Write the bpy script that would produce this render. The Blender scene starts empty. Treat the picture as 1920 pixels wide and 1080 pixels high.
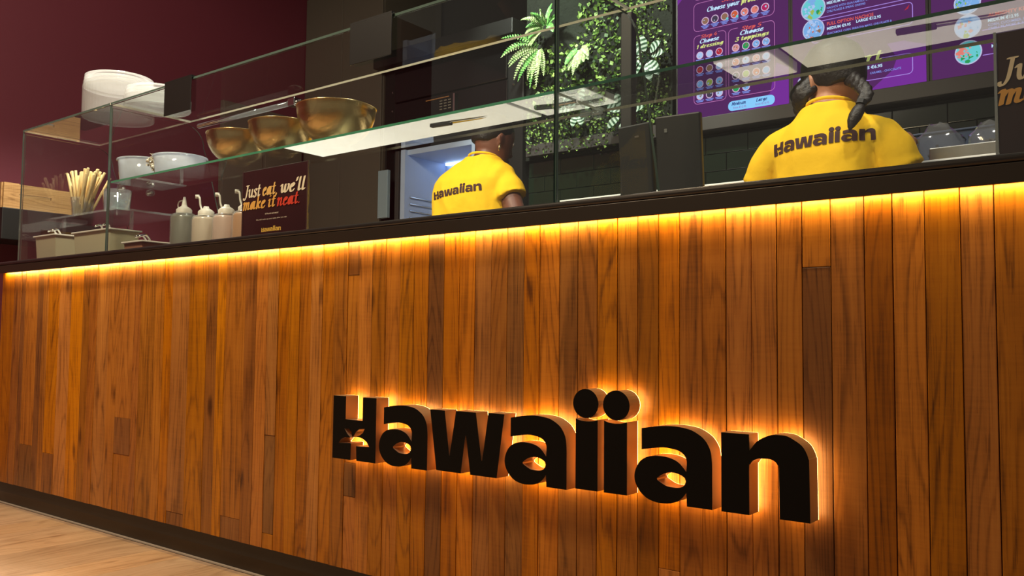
import bpy, bmesh, math, random
from mathutils import Vector, Matrix, noise
from mathutils.geometry import tessellate_polygon, delaunay_2d_cdt
from mathutils.bvhtree import BVHTree
R = random.Random(7)
PI = math.pi
SC = bpy.context.scene
COL = SC.collection

# ------------------------------------------------------------------ camera, world, lights, exposure
cam_data = bpy.data.cameras.new('camera')
cam = bpy.data.objects.new('camera', cam_data); COL.objects.link(cam)
YAW, PITCH, ROLL = 0.659, 0.059, 0.010
f0 = Vector((-math.sin(YAW), math.cos(YAW), 0)); r0 = Vector((math.cos(YAW), math.sin(YAW), 0)); u0 = Vector((0, 0, 1))
fw = math.cos(PITCH)*f0 + math.sin(PITCH)*u0; up = -math.sin(PITCH)*f0 + math.cos(PITCH)*u0
rt = math.cos(ROLL)*r0 + math.sin(ROLL)*up; up2 = -math.sin(ROLL)*r0 + math.cos(ROLL)*up
m3 = Matrix((rt, up2, -fw)).transposed()
cam.matrix_world = Matrix.Translation((0, -1.494, 0.671)) @ m3.to_4x4()
cam_data.sensor_fit = 'HORIZONTAL'; cam_data.sensor_width = 36.0
cam_data.lens = 36.0*1620/1920
cam_data.clip_start = 0.02
SC.camera = cam
SC.view_settings.view_transform = 'Standard'
SC.view_settings.look = 'None'
SC.view_settings.gamma = 1.0
SC.view_settings.use_curve_mapping = False
SC.view_settings.exposure = 0.0
SC.cycles.use_denoising = True
SC.cycles.max_bounces = 10
SC.cycles.transparent_max_bounces = 32
SC.cycles.sample_clamp_indirect = 6.0
SC.cycles.caustics_reflective = False
SC.cycles.caustics_refractive = False
W = bpy.data.worlds.new('hall'); SC.world = W; W.use_nodes = True
W.node_tree.nodes['Background'].inputs['Color'].default_value = (1.0, 0.86, 0.70, 1)
W.node_tree.nodes['Background'].inputs['Strength'].default_value = 0.17

def lamp(name, kind, loc, target, power, color, size=0.1, cone=None, blend=0.3, size_y=None):
    d = bpy.data.lights.new(name, kind); d.energy = power; d.color = color
    if kind == 'SPOT':
        d.spot_size = math.radians(cone); d.spot_blend = blend; d.shadow_soft_size = size
    elif kind == 'AREA':
        d.shape = 'RECTANGLE' if size_y else 'DISK'; d.size = size
        if size_y: d.size_y = size_y
    else:
        d.shadow_soft_size = size
    o = bpy.data.objects.new(name, d); COL.objects.link(o); o.location = loc
    o.rotation_euler = (Vector(target)-Vector(loc)).to_track_quat('-Z', 'Y').to_euler()
    return o
WARM = (1.0, 0.78, 0.52); NEUT = (1.0, 0.93, 0.82)
# ceiling spots of the hall, in front of the counter, then an added wall fill
lamp('hall_spot', 'SPOT', (-1.9, -1.55, 3.1), (-2.1, 0.0, 0.35), 185, (1.0, 0.75, 0.44), 0.28, 100, 0.6)
lamp('hall_spot', 'SPOT', (-3.3, -1.75, 3.1), (-3.2, -1.75, 0.0), 150, (1.0, 0.86, 0.66), 0.05, 48, 0.12)
lamp('added_wall_fill', 'AREA', (-2.0, -1.2, 2.85), (-4.45, 0.6, 1.6), 55, (1.0, 0.88, 0.72), 0.5)  # soft fill added to brighten the maroon wall, not a hall fitting
# ceiling spots over the prep counter
for sx, kw in ((-3.45, 170), (-2.3, 92), (-1.3, 70), (-0.3, 52)):
    lamp('kitchen_spot', 'SPOT', (sx, 0.30, 2.62), (sx, 0.66 if sx > -3 else .35, 1.05), kw, NEUT, 0.06, 92, 0.5)
# picture light on the planted wall
lamp('plant_spot', 'SPOT', (-2.55, 1.35, 2.72), (-2.6, 2.08, 2.15), 95, (0.95, 1.0, 0.88), 0.04, 60, 0.6)
lamp('plant_spot', 'SPOT', (-1.9, 1.2, 2.72), (-2.05, 2.08, 1.75), 95, (0.95, 1.0, 0.88), 0.04, 62, 0.6)
# warm LED tape under the ledge
lamp('led_tape', 'AREA', (-1.55, -0.0105, 0.9145), (-1.55, 0.002, 0.885), 8.5, (1.0, 0.68, 0.22), 4.36, size_y=0.006)

# ------------------------------------------------------------------ materials
def lin(c):
    return tuple((x/255/12.92 if x/255 <= 0.04045 else ((x/255+0.055)/1.055)**2.4) for x in c)
MATS = {}
def nodes(name):
    m = bpy.data.materials.new(name); m.use_nodes = True
    return m, m.node_tree.nodes, m.node_tree.links, m.node_tree.nodes['Principled BSDF']
def plain(name, rgb, rough=0.5, metal=0.0, bump=0.0, bscale=60, var=0.12, vscale=9, coat=0.0, srgb=True, trans=0.0):
    if name in MATS: return MATS[name]
    m, N, L, b = nodes(name)
    c = lin(rgb) if srgb else rgb
    tc = N.new('ShaderNodeTexCoord')
    n = N.new('ShaderNodeTexNoise'); n.inputs['Scale'].default_value = vscale; n.inputs['Detail'].default_value = 4
    L.new(tc.outputs['Object'], n.inputs['Vector'])
    mx = N.new('ShaderNodeMix'); mx.data_type = 'RGBA'
    mx.inputs[6].default_value = (*[x*(1-var) for x in c], 1); mx.inputs[7].default_value = (*[min(1, x*(1+var)) for x in c], 1)
    L.new(n.outputs['Fac'], mx.inputs[0]); L.new(mx.outputs[2], b.inputs['Base Color'])
    b.inputs['Roughness'].default_value = rough; b.inputs['Metallic'].default_value = metal
    b.inputs['Coat Weight'].default_value = coat
    b.inputs['Transmission Weight'].default_value = trans
    if bump:
        n2 = N.new('ShaderNodeTexNoise'); n2.inputs['Scale'].default_value = bscale; n2.inputs['Detail'].default_value = 5
        L.new(tc.outputs['Object'], n2.inputs['Vector'])
        bp = N.new('ShaderNodeBump'); bp.inputs['Strength'].default_value = bump; bp.inputs['Distance'].default_value = 0.01
        L.new(n2.outputs['Fac'], bp.inputs['Height']); L.new(bp.outputs['Normal'], b.inputs['Normal'])
    MATS[name] = m; return m
def glow(name, rgb, k=1.0, sample=False, srgb=True):
    if name in MATS: return MATS[name]
    m = bpy.data.materials.new(name); m.use_nodes = True; N = m.node_tree.nodes; N.clear()
    e = N.new('ShaderNodeEmission'); o = N.new('ShaderNodeOutputMaterial')
    c = lin(rgb) if srgb else rgb
    e.inputs['Color'].default_value = (*c, 1); e.inputs['Strength'].default_value = k
    m.node_tree.links.new(e.outputs[0], o.inputs[0])
    if not sample: m.cycles.emission_sampling = 'NONE'
    MATS[name] = m; return m
def thin_glass(name, tint, ior=1.5, gain=1.7, haze=0.0, hazecol=(1, 1, 1), rough=0.0):
    """clear pane: Fresnel mirror on the outer faces, tinted see-through, optional milky haze"""
    m = bpy.data.materials.new(name); m.use_nodes = True; N = m.node_tree.nodes; L = m.node_tree.links; N.clear()
    out = N.new('ShaderNodeOutputMaterial'); tr = N.new('ShaderNodeBsdfTransparent'); tr.inputs[0].default_value = (*tint, 1)
    gl = N.new('ShaderNodeBsdfGlossy'); gl.inputs['Roughness'].default_value = rough
    fr = N.new('ShaderNodeFresnel'); fr.inputs['IOR'].default_value = ior
    geo = N.new('ShaderNodeNewGeometry')
    inv = N.new('ShaderNodeMath'); inv.operation = 'SUBTRACT'; inv.inputs[0].default_value = 1; L.new(geo.outputs['Backfacing'], inv.inputs[1])
    g = N.new('ShaderNodeMath'); g.operation = 'MULTIPLY'; g.inputs[1].default_value = gain; g.use_clamp = True; L.new(fr.outputs[0], g.inputs[0])
    f = N.new('ShaderNodeMath'); f.operation = 'MULTIPLY'; L.new(g.outputs[0], f.inputs[0]); L.new(inv.outputs[0], f.inputs[1])
    body = tr.outputs[0]
    if haze:
        df = N.new('ShaderNodeBsdfTranslucent'); df.inputs[0].default_value = (*hazecol, 1)
        d2 = N.new('ShaderNodeBsdfDiffuse'); d2.inputs[0].default_value = (*hazecol, 1)
        ad = N.new('ShaderNodeMixShader'); ad.inputs[0].default_value = 0.5; L.new(df.outputs[0], ad.inputs[1]); L.new(d2.outputs[0], ad.inputs[2])
        mh = N.new('ShaderNodeMixShader'); mh.inputs[0].default_value = haze
        L.new(tr.outputs[0], mh.inputs[1]); L.new(ad.outputs[0], mh.inputs[2]); body = mh.outputs[0]
    mx = N.new('ShaderNodeMixShader'); L.new(f.outputs[0], mx.inputs[0]); L.new(body, mx.inputs[1]); L.new(gl.outputs[0], mx.inputs[2])
    L.new(mx.outputs[0], out.inputs[0])
    return m
def wood_mat(name, dark, mid, light, axis=2, fine=1.0, gloss=0.42):
    """board wood: streaks along the grain axis, cathedral figure, saw marks and knots; object colour r = tone, g = greyness"""
    m, N, L, b = nodes(name)
    tc = N.new('ShaderNodeTexCoord'); oi = N.new('ShaderNodeObjectInfo')
    mul = N.new('ShaderNodeMath'); mul.operation = 'MULTIPLY'; mul.inputs[1].default_value = 37.0; L.new(oi.outputs['Random'], mul.inputs[0])
    add = N.new('ShaderNodeVectorMath'); add.operation = 'ADD'; L.new(tc.outputs['Object'], add.inputs[0]); L.new(mul.outputs[0], add.inputs[1])
    def mapped(sx, sl):
        mp = N.new('ShaderNodeMapping'); s = [sx, sx, sx]; s[axis] = sl
        mp.inputs['Scale'].default_value = s; L.new(add.outputs[0], mp.inputs['Vector']); return mp.outputs[0]
    def noi(vec, scale, det=5, rough=0.6, dist=0.0):
        n = N.new('ShaderNodeTexNoise'); n.inputs['Scale'].default_value = scale; n.inputs['Detail'].default_value = det
        n.inputs['Roughness'].default_value = rough; n.inputs['Distortion'].default_value = dist; L.new(vec, n.inputs['Vector']); return n.outputs['Fac']
    def mth(op, a, c, clamp=False):
        x = N.new('ShaderNodeMath'); x.operation = op; x.use_clamp = clamp
        for i, v in enumerate((a, c)):
            if isinstance(v, (int, float)): x.inputs[i].default_value = v
            else: L.new(v, x.inputs[i])
        return x.outputs[0]
    streak = noi(mapped(110*fine, 2.2), 1.0, 6, 0.65)
    broad = noi(mapped(16*fine, 1.6), 1.0, 4, 0.6, 0.6)
    field = noi(mapped(8.5*fine, 0.85), 1.0, 1.5, 0.5, 0.25)
    lines = mth('SINE', mth('ADD', mth('MULTIPLY', field, 120.0), mth('MULTIPLY', streak, 5.0)), 0)
    lines = mth('POWER', mth('MAXIMUM', lines, 0.0), 2.5)
    pores = mth('GREATER_THAN', noi(mapped(330*fine, 9.0), 1.0, 2, 0.5), 0.60)
    saw = noi(mapped(9, 190), 1.0, 3, 0.7)
    blotch = noi(mapped(13, 5.0), 1.0, 3, 0.55, 0.4)
    vor = N.new('ShaderNodeTexVoronoi'); vor.inputs['Scale'].default_value = 1.0; L.new(mapped(9, 3.4), vor.inputs['Vector'])
    knot = N.new('ShaderNodeMapRange'); knot.inputs['From Min'].default_value = 0.04; knot.inputs['From Max'].default_value = 0.15
    knot.inputs['To Min'].default_value = 1.0; knot.inputs['To Max'].default_value = 0.0; L.new(vor.outputs['Distance'], knot.inputs['Value'])
    h = mth('ADD', mth('MULTIPLY', streak, 0.50), mth('MULTIPLY', broad, 0.50))
    h = mth('SUBTRACT', h, mth('MULTIPLY', lines, 0.15))
    h = mth('SUBTRACT', h, mth('MULTIPLY', pores, 0.10))
    h = mth('ADD', h, mth('MULTIPLY', saw, 0.16))
    h = mth('ADD', h, mth('MULTIPLY', blotch, 0.32))
    h = mth('SUBTRACT', h, 0.215)
    h = mth('SUBTRACT', h, mth('MULTIPLY', knot.outputs[0], 0.30))
    cr = N.new('ShaderNodeValToRGB'); e = cr.color_ramp.elements
    e[0].position = 0.18; e[0].color = (*dark, 1); e[1].position = 0.88; e[1].color = (*light, 1)
    k = cr.color_ramp.elements.new(0.5); k.color = (*mid, 1)
    L.new(h, cr.inputs['Fac'])
    sep = N.new('ShaderNodeSeparateColor'); L.new(oi.outputs['Color'], sep.inputs[0])
    tone = N.new('ShaderNodeVectorMath'); tone.operation = 'SCALE'; L.new(cr.outputs['Color'], tone.inputs[0]); L.new(sep.outputs[0], tone.inputs['Scale'])
    hs = N.new('ShaderNodeHueSaturation'); L.new(tone.outputs[0], hs.inputs['Color']); L.new(sep.outputs[1], hs.inputs['Saturation']); L.new(sep.outputs[2], hs.inputs['Hue'])
    L.new(hs.outputs[0], b.inputs['Base Color'])
    b.inputs['Roughness'].default_value = gloss; b.inputs['Specular IOR Level'].default_value = 0.3
    bp = N.new('ShaderNodeBump'); bp.inputs['Strength'].default_value = 0.28; bp.inputs['Distance'].default_value = 0.002
    L.new(h, bp.inputs['Height']); L.new(bp.outputs['Normal'], b.inputs['Normal'])
    return m
def leaf_mat(name, a, c, rough=0.45):
    m, N, L, b = nodes(name)
    g = N.new('ShaderNodeNewGeometry'); mx = N.new('ShaderNodeMix'); mx.data_type = 'RGBA'
    mx.inputs[6].default_value = (*a, 1); mx.inputs[7].default_value = (*c, 1)
    L.new(g.outputs['Random Per Island'], mx.inputs[0]); L.new(mx.outputs[2], b.inputs['Base Color'])
    b.inputs['Roughness'].default_value = rough
    return m

M_PLANK = wood_mat('reclaimed_teak', (0.10, 0.029, 0.002), (0.36, 0.122, 0.010), (0.52, 0.202, 0.022))
M_FLOORB = wood_mat('pale_oak', (0.34, 0.19, 0.10), (0.55, 0.34, 0.19), (0.68, 0.45, 0.27), axis=1, fine=0.55, gloss=0.38)
M_CRATE = wood_mat('crate_pine', (0.22, 0.11, 0.035), (0.46, 0.26, 0.09), (0.60, 0.37, 0.15), axis=1)
M_GLASS = thin_glass('clear_glass', (0.965, 0.985, 0.975), 1.5, 2.1)
M_GLASSC = thin_glass('coated_glass', (0.95, 0.97, 0.96), 1.5, 0.45)
M_GLASSD = thin_glass('coated_divider_glass', (0.95, 0.97, 0.96), 1.5, 0.12)
M_GLASSS = thin_glass('shelf_glass', (0.955, 0.98, 0.97), 1.5, 2.4)
M_EDGEP = plain('pale_glass_edge', (190, 186, 168), 0.2, var=0.15, vscale=20)
M_EDGED = plain('shaded_green_glass_edge', (34, 84, 66), 0.12, var=0.4, vscale=30, coat=0.5)  # right shelf edge: same green glass, its weaker light put into the colour
M_EDGEG = plain('grey_glass_edge', (74, 92, 84), 0.12, var=0.3, vscale=20, coat=0.5)
M_EDGE = plain('lit_green_glass_edge', (74, 150, 118), 0.12, 0.0, var=0.25, vscale=30, coat=0.5)  # left shelf edge: same green glass, its stronger light put into the colour
M_ACRYL = thin_glass('clear_acrylic', (0.93, 0.95, 0.95), 1.49, 1.8, 0.10, (0.9, 0.95, 0.95))
M_LID = thin_glass('clear_lid_plastic', (0.93, 0.94, 0.94), 1.45, 1.5, 0.30, (0.95, 0.95, 0.92), 0.10)
M_BAG = thin_glass('thin_film', (0.88, 0.89, 0.90), 1.4, 1.3, 0.14, (0.9, 0.9, 0.9), 0.08)
M_MILKY = thin_glass('milky_plastic', (0.80, 0.82, 0.84), 1.45, 1.2, 0.55, (0.82, 0.85, 0.90))
M_BOTTLE = thin_glass('squeeze_bottle_plastic', (0.90, 0.90, 0.88), 1.45, 1.2, 0.22, (0.9, 0.9, 0.86), 0.12)
M_MILKW = thin_glass('frosted_plastic', (0.85, 0.86, 0.84), 1.45, 1.4, 0.45, (0.92, 0.92, 0.88), 0.12)
M_DARK = plain('dark_bronze_metal', (44, 34, 24), 0.42, 0.2, var=0.06)
M_CAP = plain('black_steel_capping', (66, 62, 60), 0.3, 0.75, var=0.06)
M_BLACK = plain('matt_black', (17, 15, 13), 0.5, var=0.1)
M_GLOSSBLK = plain('gloss_black', (12, 11, 11), 0.12, var=0.1, coat=0.4)
M_STEEL = plain('brushed_steel', (200, 198, 190), 0.25, 1.0, var=0.08, vscale=40)
M_CHROME = plain('chrome', (225, 225, 222), 0.08, 1.0, var=0.03)
M_LFACE = plain('letter_black_face', (10, 7, 4), 0.62, var=0.05)
M_LFACE.node_tree.nodes['Principled BSDF'].inputs['Specular IOR Level'].default_value = 0.12
M_LSIDE = plain('letter_bronze_return', (150, 122, 98), 0.38, 0.35, var=0.08, vscale=20)
M_LGLOW = glow('letter_led_back', (1.0, 0.60, 0.20), 15.0, True, srgb=False)
M_MAROON = plain('maroon_paint', (98, 34, 46), 0.6, var=0.05, vscale=3)
M_WALLBLK = plain('black_wall', (30, 26, 22), 0.6, var=0.1, vscale=4)
M_CEIL = plain('black_ceiling', (26, 22, 20), 0.8, var=0.1)
M_CAB = plain('charcoal_cabinet', (92, 84, 72), 0.4, var=0.05, vscale=4)
M_WHITEB = plain('white_board', (238, 238, 232), 0.5, var=0.02)
M_YELLOW = plain('yellow_cotton', (246, 196, 12), 0.85, bump=0.22, bscale=26, var=0.05, vscale=14)
M_PRINT = plain('brown_shirt_print', (58, 22, 22), 0.8, var=0.03)
M_SKIN1 = plain('dark_skin', (112, 70, 52), 0.5, var=0.08, vscale=20)
M_SKIN2 = plain('tan_skin', (178, 124, 92), 0.5, var=0.08, vscale=20)
M_HAIR = plain('black_brown_hair', (24, 15, 10), 0.5, bump=0.25, bscale=150, var=0.3, vscale=60)
M_CLOTH = plain('black_trousers', (24, 23, 25), 0.8, var=0.1)
M_GOLD = plain('hammered_brass', (216, 190, 136), 0.27, 1.0, bump=0.12, bscale=70, var=0.12, vscale=25)
M_BAMBOO = plain('pale_bamboo', (232, 204, 146), 0.6, var=0.12, vscale=40)
M_TILE = plain('bottle_green_tile', (22, 34, 22), 0.12, var=0.35, vscale=5, coat=0.5)
M_GROUT = plain('dark_grout', (12, 14, 11), 0.8)
M_SILL = plain('charcoal_sill', (62, 58, 56), 0.5, var=0.06)
M_POSTER = plain('maroon_card', (46, 14, 18), 0.45, var=0.05)
M_STONE = plain('silicone_bead', (176, 160, 142), 0.6, var=0.08)
M_MOSS = plain('dark_moss', (17, 23, 10), 0.9, bump=0.8, bscale=40, var=0.6, vscale=16)
M_LEAF = leaf_mat('bush_leaf', (0.03, 0.09, 0.015), (0.30, 0.46, 0.10))
M_FERN = leaf_mat('fern_leaf', (0.07, 0.30, 0.05), (0.30, 0.62, 0.16))
M_FERN2 = leaf_mat('pale_fern_leaf', (0.26, 0.40, 0.13), (0.58, 0.68, 0.36))
M_CALA = leaf_mat('calathea_dark', (0.02, 0.06, 0.03), (0.05, 0.12, 0.06))
M_CALAW = leaf_mat('calathea_pale', (0.42, 0.55, 0.45), (0.62, 0.72, 0.62))
M_DRY = leaf_mat('dried_flower', (0.45, 0.38, 0.26), (0.80, 0.74, 0.60))
M_GREYBIN = plain('grey_polycarbonate', (205, 194, 162), 0.35, var=0.06)
M_SAUCE1 = plain('olive_sauce', (96, 94, 76), 0.35, var=0.05)
M_SAUCE2 = plain('cream_sauce', (206, 184, 160), 0.4, var=0.06)
M_SAUCE3 = plain('pink_sauce', (214, 178, 160), 0.4, var=0.06)
M_SAUCE4 = plain('peanut_sauce', (200, 140, 84), 0.4, var=0.06)
M_CAPW = plain('white_cap', (236, 226, 212), 0.45, var=0.03)
M_BLUEP = plain('dull_blue_plastic', (46, 62, 88), 0.4, var=0.06)
M_FRIDGEIN = plain('white_fridge_lining', (190, 208, 238), 0.4, var=0.04)
M_HANDLE = plain('pale_steel_panel', (160, 180, 190), 0.35, 0.2, var=0.04)

# ------------------------------------------------------------------ helpers
def link(name, me, mat, parent=None, loc=None):
    o = bpy.data.objects.new(name, me); COL.objects.link(o)
    for m in (mat if isinstance(mat, (list, tuple)) else [mat]): me.materials.append(m)
    if parent is not None: o.parent = parent
    if loc is not None: o.location = loc
    return o
def tag(o, label=None, cat=None, group=None, kind=None):
    if label: o['label'] = label
    if cat: o['category'] = cat
    if group: o['group'] = group
    if kind: o['kind'] = kind
    return o
def thing(name, label, cat, loc=(0, 0, 0), rz=0.0, group=None):
    o = bpy.data.objects.new(name, None); COL.objects.link(o); o.empty_display_size = 0.05
    o.location = loc; o.rotation_euler = (0, 0, rz)
    return tag(o, label, cat, group)
def copy_tree(o, parent=None):
    c = o.copy(); COL.objects.link(c)
    if parent is not None: c.parent = parent
    for ch in list(o.children): copy_tree(ch, c)
    return c
class MB:
    def __init__(s): s.v = []; s.f = []; s.mi = []
    def add(s, vs, fs, mi=0):
        k = len(s.v); s.v += [tuple(v) for v in vs]; s.f += [[i+k for i in f] for f in fs]; s.mi += [mi]*len(fs); return s
    def box(s, x0, x1, y0, y1, z0, z1, mi=0, M=None):
        vs = [Vector((x, y, z)) for z in (z0, z1) for y in (y0, y1) for x in (x0, x1)]
        if M: vs = [M @ v for v in vs]
        return s.add(vs, [(0, 2, 3, 1), (4, 5, 7, 6), (0, 1, 5, 4), (2, 6, 7, 3), (0, 4, 6, 2), (1, 3, 7, 5)], mi)
    def rings(s, rr, cap=True, mi=0, closed=True):
        n = len(rr[0]); vs = [p for r in rr for p in r]; fs = []
        for i in range(len(rr)-1):
            for j in range(n if closed else n-1):
                a = i*n+j; b = i*n+(j+1) % n; fs.append((a, b, b+n, a+n))
        if cap: fs.append(tuple(reversed(range(n)))); fs.append(tuple((len(rr)-1)*n+j for j in range(n)))
        return s.add(vs, fs, mi)
    def lathe(s, prof, c=(0, 0, 0), n=20, mi=0, cap=False, M=None):
        rr = []
        for r, z in prof:
            ring = [Vector((c[0]+r*math.cos(2*PI*k/n), c[1]+r*math.sin(2*PI*k/n), c[2]+z)) for k in range(n)]
            if M: ring = [M @ v for v in ring]
            rr.append(ring)
        return s.rings(rr, cap, mi)
    def tube(s, pts, r, n=8, mi=0, cap=True):
        pts = [Vector(p) for p in pts]; rr = []; a = None
        for i, p in enumerate(pts):
            t = (pts[min(i+1, len(pts)-1)]-pts[max(i-1, 0)]).normalized()
            if a is None: a = t.cross(Vector((0, 0, 1)) if abs(t.z) < 0.9 else Vector((1, 0, 0)))
            a = (a-t*a.dot(t)).normalized(); b = a.cross(t).normalized()
            q = r[i] if isinstance(r, (list, tuple)) else r
            rr.append([p+a*q*math.cos(2*PI*k/n)+b*q*math.sin(2*PI*k/n) for k in range(n)])
        return s.rings(rr, cap, mi)
    def mesh(s, name, smooth=False):
        me = bpy.data.meshes.new(name); me.from_pydata(s.v, [], s.f)
        me.polygons.foreach_set('material_index', s.mi)
        if smooth: me.polygons.foreach_set('use_smooth', [True]*len(s.f))
        bm = bmesh.new(); bm.from_mesh(me); bmesh.ops.recalc_face_normals(bm, faces=bm.faces); bm.to_mesh(me); bm.free()
        me.update(); return me
    def obj(s, name, mat, parent=None, loc=None, smooth=False, bevel=0.0):
        o = link(name, s.mesh(name, smooth), mat, parent, loc)
        if bevel:
            b = o.modifiers.new('bevel', 'BEVEL'); b.width = bevel; b.segments = 2; b.limit_method = 'ANGLE'
        return o
def catmull(pts, sub=6, closed=False):
    P = [Vector(p) for p in pts]; n = len(P); out = []
    for i in range(n if closed else n-1):
        p0 = P[(i-1) % n] if closed or i > 0 else P[i]; p1 = P[i]; p2 = P[(i+1) % n]
        p3 = P[(i+2) % n] if closed or i+2 < n else p2
        for k in range(sub):
            t = k/sub
            out.append(0.5*((2*p1)+(p2-p0)*t+(2*p0-5*p1+4*p2-p3)*t*t+(3*p1-p0-3*p2+p3)*t**3))
    if not closed: out.append(P[-1])
    return out
def smooth_outline(pts, ang=36, sub=3):
    P = [Vector(p) for p in pts]; n = len(P); corner = []
    for i in range(n):
        a = (P[i]-P[i-1]); b = (P[(i+1) % n]-P[i])
        corner.append(a.length > 1e-9 and b.length > 1e-9 and a.angle(b) > math.radians(ang))
    out = []
    for i in range(n):
        p1 = P[i]; p2 = P[(i+1) % n]
        p0 = p1 if corner[i] else P[i-1]; p3 = p2 if corner[(i+1) % n] else P[(i+2) % n]
        if (p2-p1).length > 0.3*0.1 and False: out.append(p1); continue
        long_ = (p2-p1).length > 45 or (corner[i] and corner[(i+1) % n])
        for k in range(1 if long_ else sub):
            t = k/sub
            out.append(0.5*((2*p1)+(p2-p0)*t+(2*p0-5*p1+4*p2-p3)*t*t+(3*p1-p0-3*p2+p3)*t**3))
    return out
def tess(outs):
    loops = [[Vector((p[0], p[1], 0)) for p in o] for o in outs]
    return [p for o in outs for p in o], tessellate_polygon(loops)

# lettering of the logo (mm, baseline at 0), read once and used on the sign, the shirts and the posters
G_H = [[(0, 153), (46, 153), (46, 97), (106, 97), (106, 153), (153, 153), (153, 0), (87, 0), (85, 35), (131, 37), (121, 48), (109, 54), (95, 57), (83, 57), (96, 61), (108, 68), (114, 78), (95, 76), (84, 69), (78, 61), (72, 55), (70, 58), (68, 68), (58, 75), (42, 75), (52, 63), (62, 56), (64, 54), (60, 54), (46, 54), (31, 48), (22, 38), (62, 41), (67, 40), (67, 36), (66, 0), (0, 0)]]
G_A = [[(15, 133), (36, 137), (58, 140), (78, 141), (96, 140), (114, 137), (128, 131), (140, 123), (148, 113), (153, 102), (155, 90), (156, 72), (156, 0), (107, 0), (106, 24), (99, 15), (89, 7), (76, 2), (62, 0), (46, 0), (29, 4), (16, 12), (7, 22), (1, 34), (0, 47), (4, 60), (12, 72), (24, 80), (38, 84), (53, 85), (69, 84), (84, 80), (94, 74), (101, 67), (106, 61), (107, 79), (104, 88), (98, 94), (89, 98), (77, 100), (60, 101), (38, 98), (15, 94)],
       [(47, 44), (53, 49), (62, 54), (73, 57), (85, 57), (96, 54), (103, 50), (105, 44), (102, 37), (96, 33), (87, 31), (76, 31), (66, 32), (55, 37), (48, 41)]]
G_W = [[(0, 137), (44, 137), (59, 39), (60, 39), (77, 138), (134, 138), (151, 37), (153, 37), (169, 139), (212, 139), (193, 4), (120, 4), (107, 86), (105, 86), (93, 4), (21, 4)]]
G_I = [[(0, 139), (9, 136), (25, 134.5), (41, 136), (51, 139), (51, 2), (0, 2)]]
G_N = [[(0, 137), (51, 137), (52, 110), (56, 115), (65, 126), (78, 134), (91, 139), (103, 140), (117, 139), (130, 133), (142, 125), (149, 115), (153, 104), (154, 93), (155, 0), (104, 0), (103, 81), (101, 89), (96, 95), (88, 98), (77, 98), (67, 97), (58, 93), (53, 86), (51, 78), (51, 0), (0, 0)]]
G_D = [[(29.5*math.cos(t*PI/14), 28.5*math.sin(t*PI/14)) for t in range(28)]]
LOGO = [(G_H, 0, 0), (G_A, 164, 0), (G_W, 327, 0), (G_A, 541, 0), (G_I, 718, 3), (G_D, 741, 172), (G_I, 783, 3), (G_D, 810, 172), (G_A, 850, 0), (G_N, 1023, 0)]
def logo_outlines(dx=0, dz=0):
    for g, ox, oz in LOGO:
        outs = []
        for o in g:
            pts = smooth_outline(o) if g not in (G_H, G_W, G_D) else [Vector(p) for p in o]
            outs.append([(p[0]+ox+dx, p[1]+oz+dz) for p in pts])
        yield outs

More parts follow.
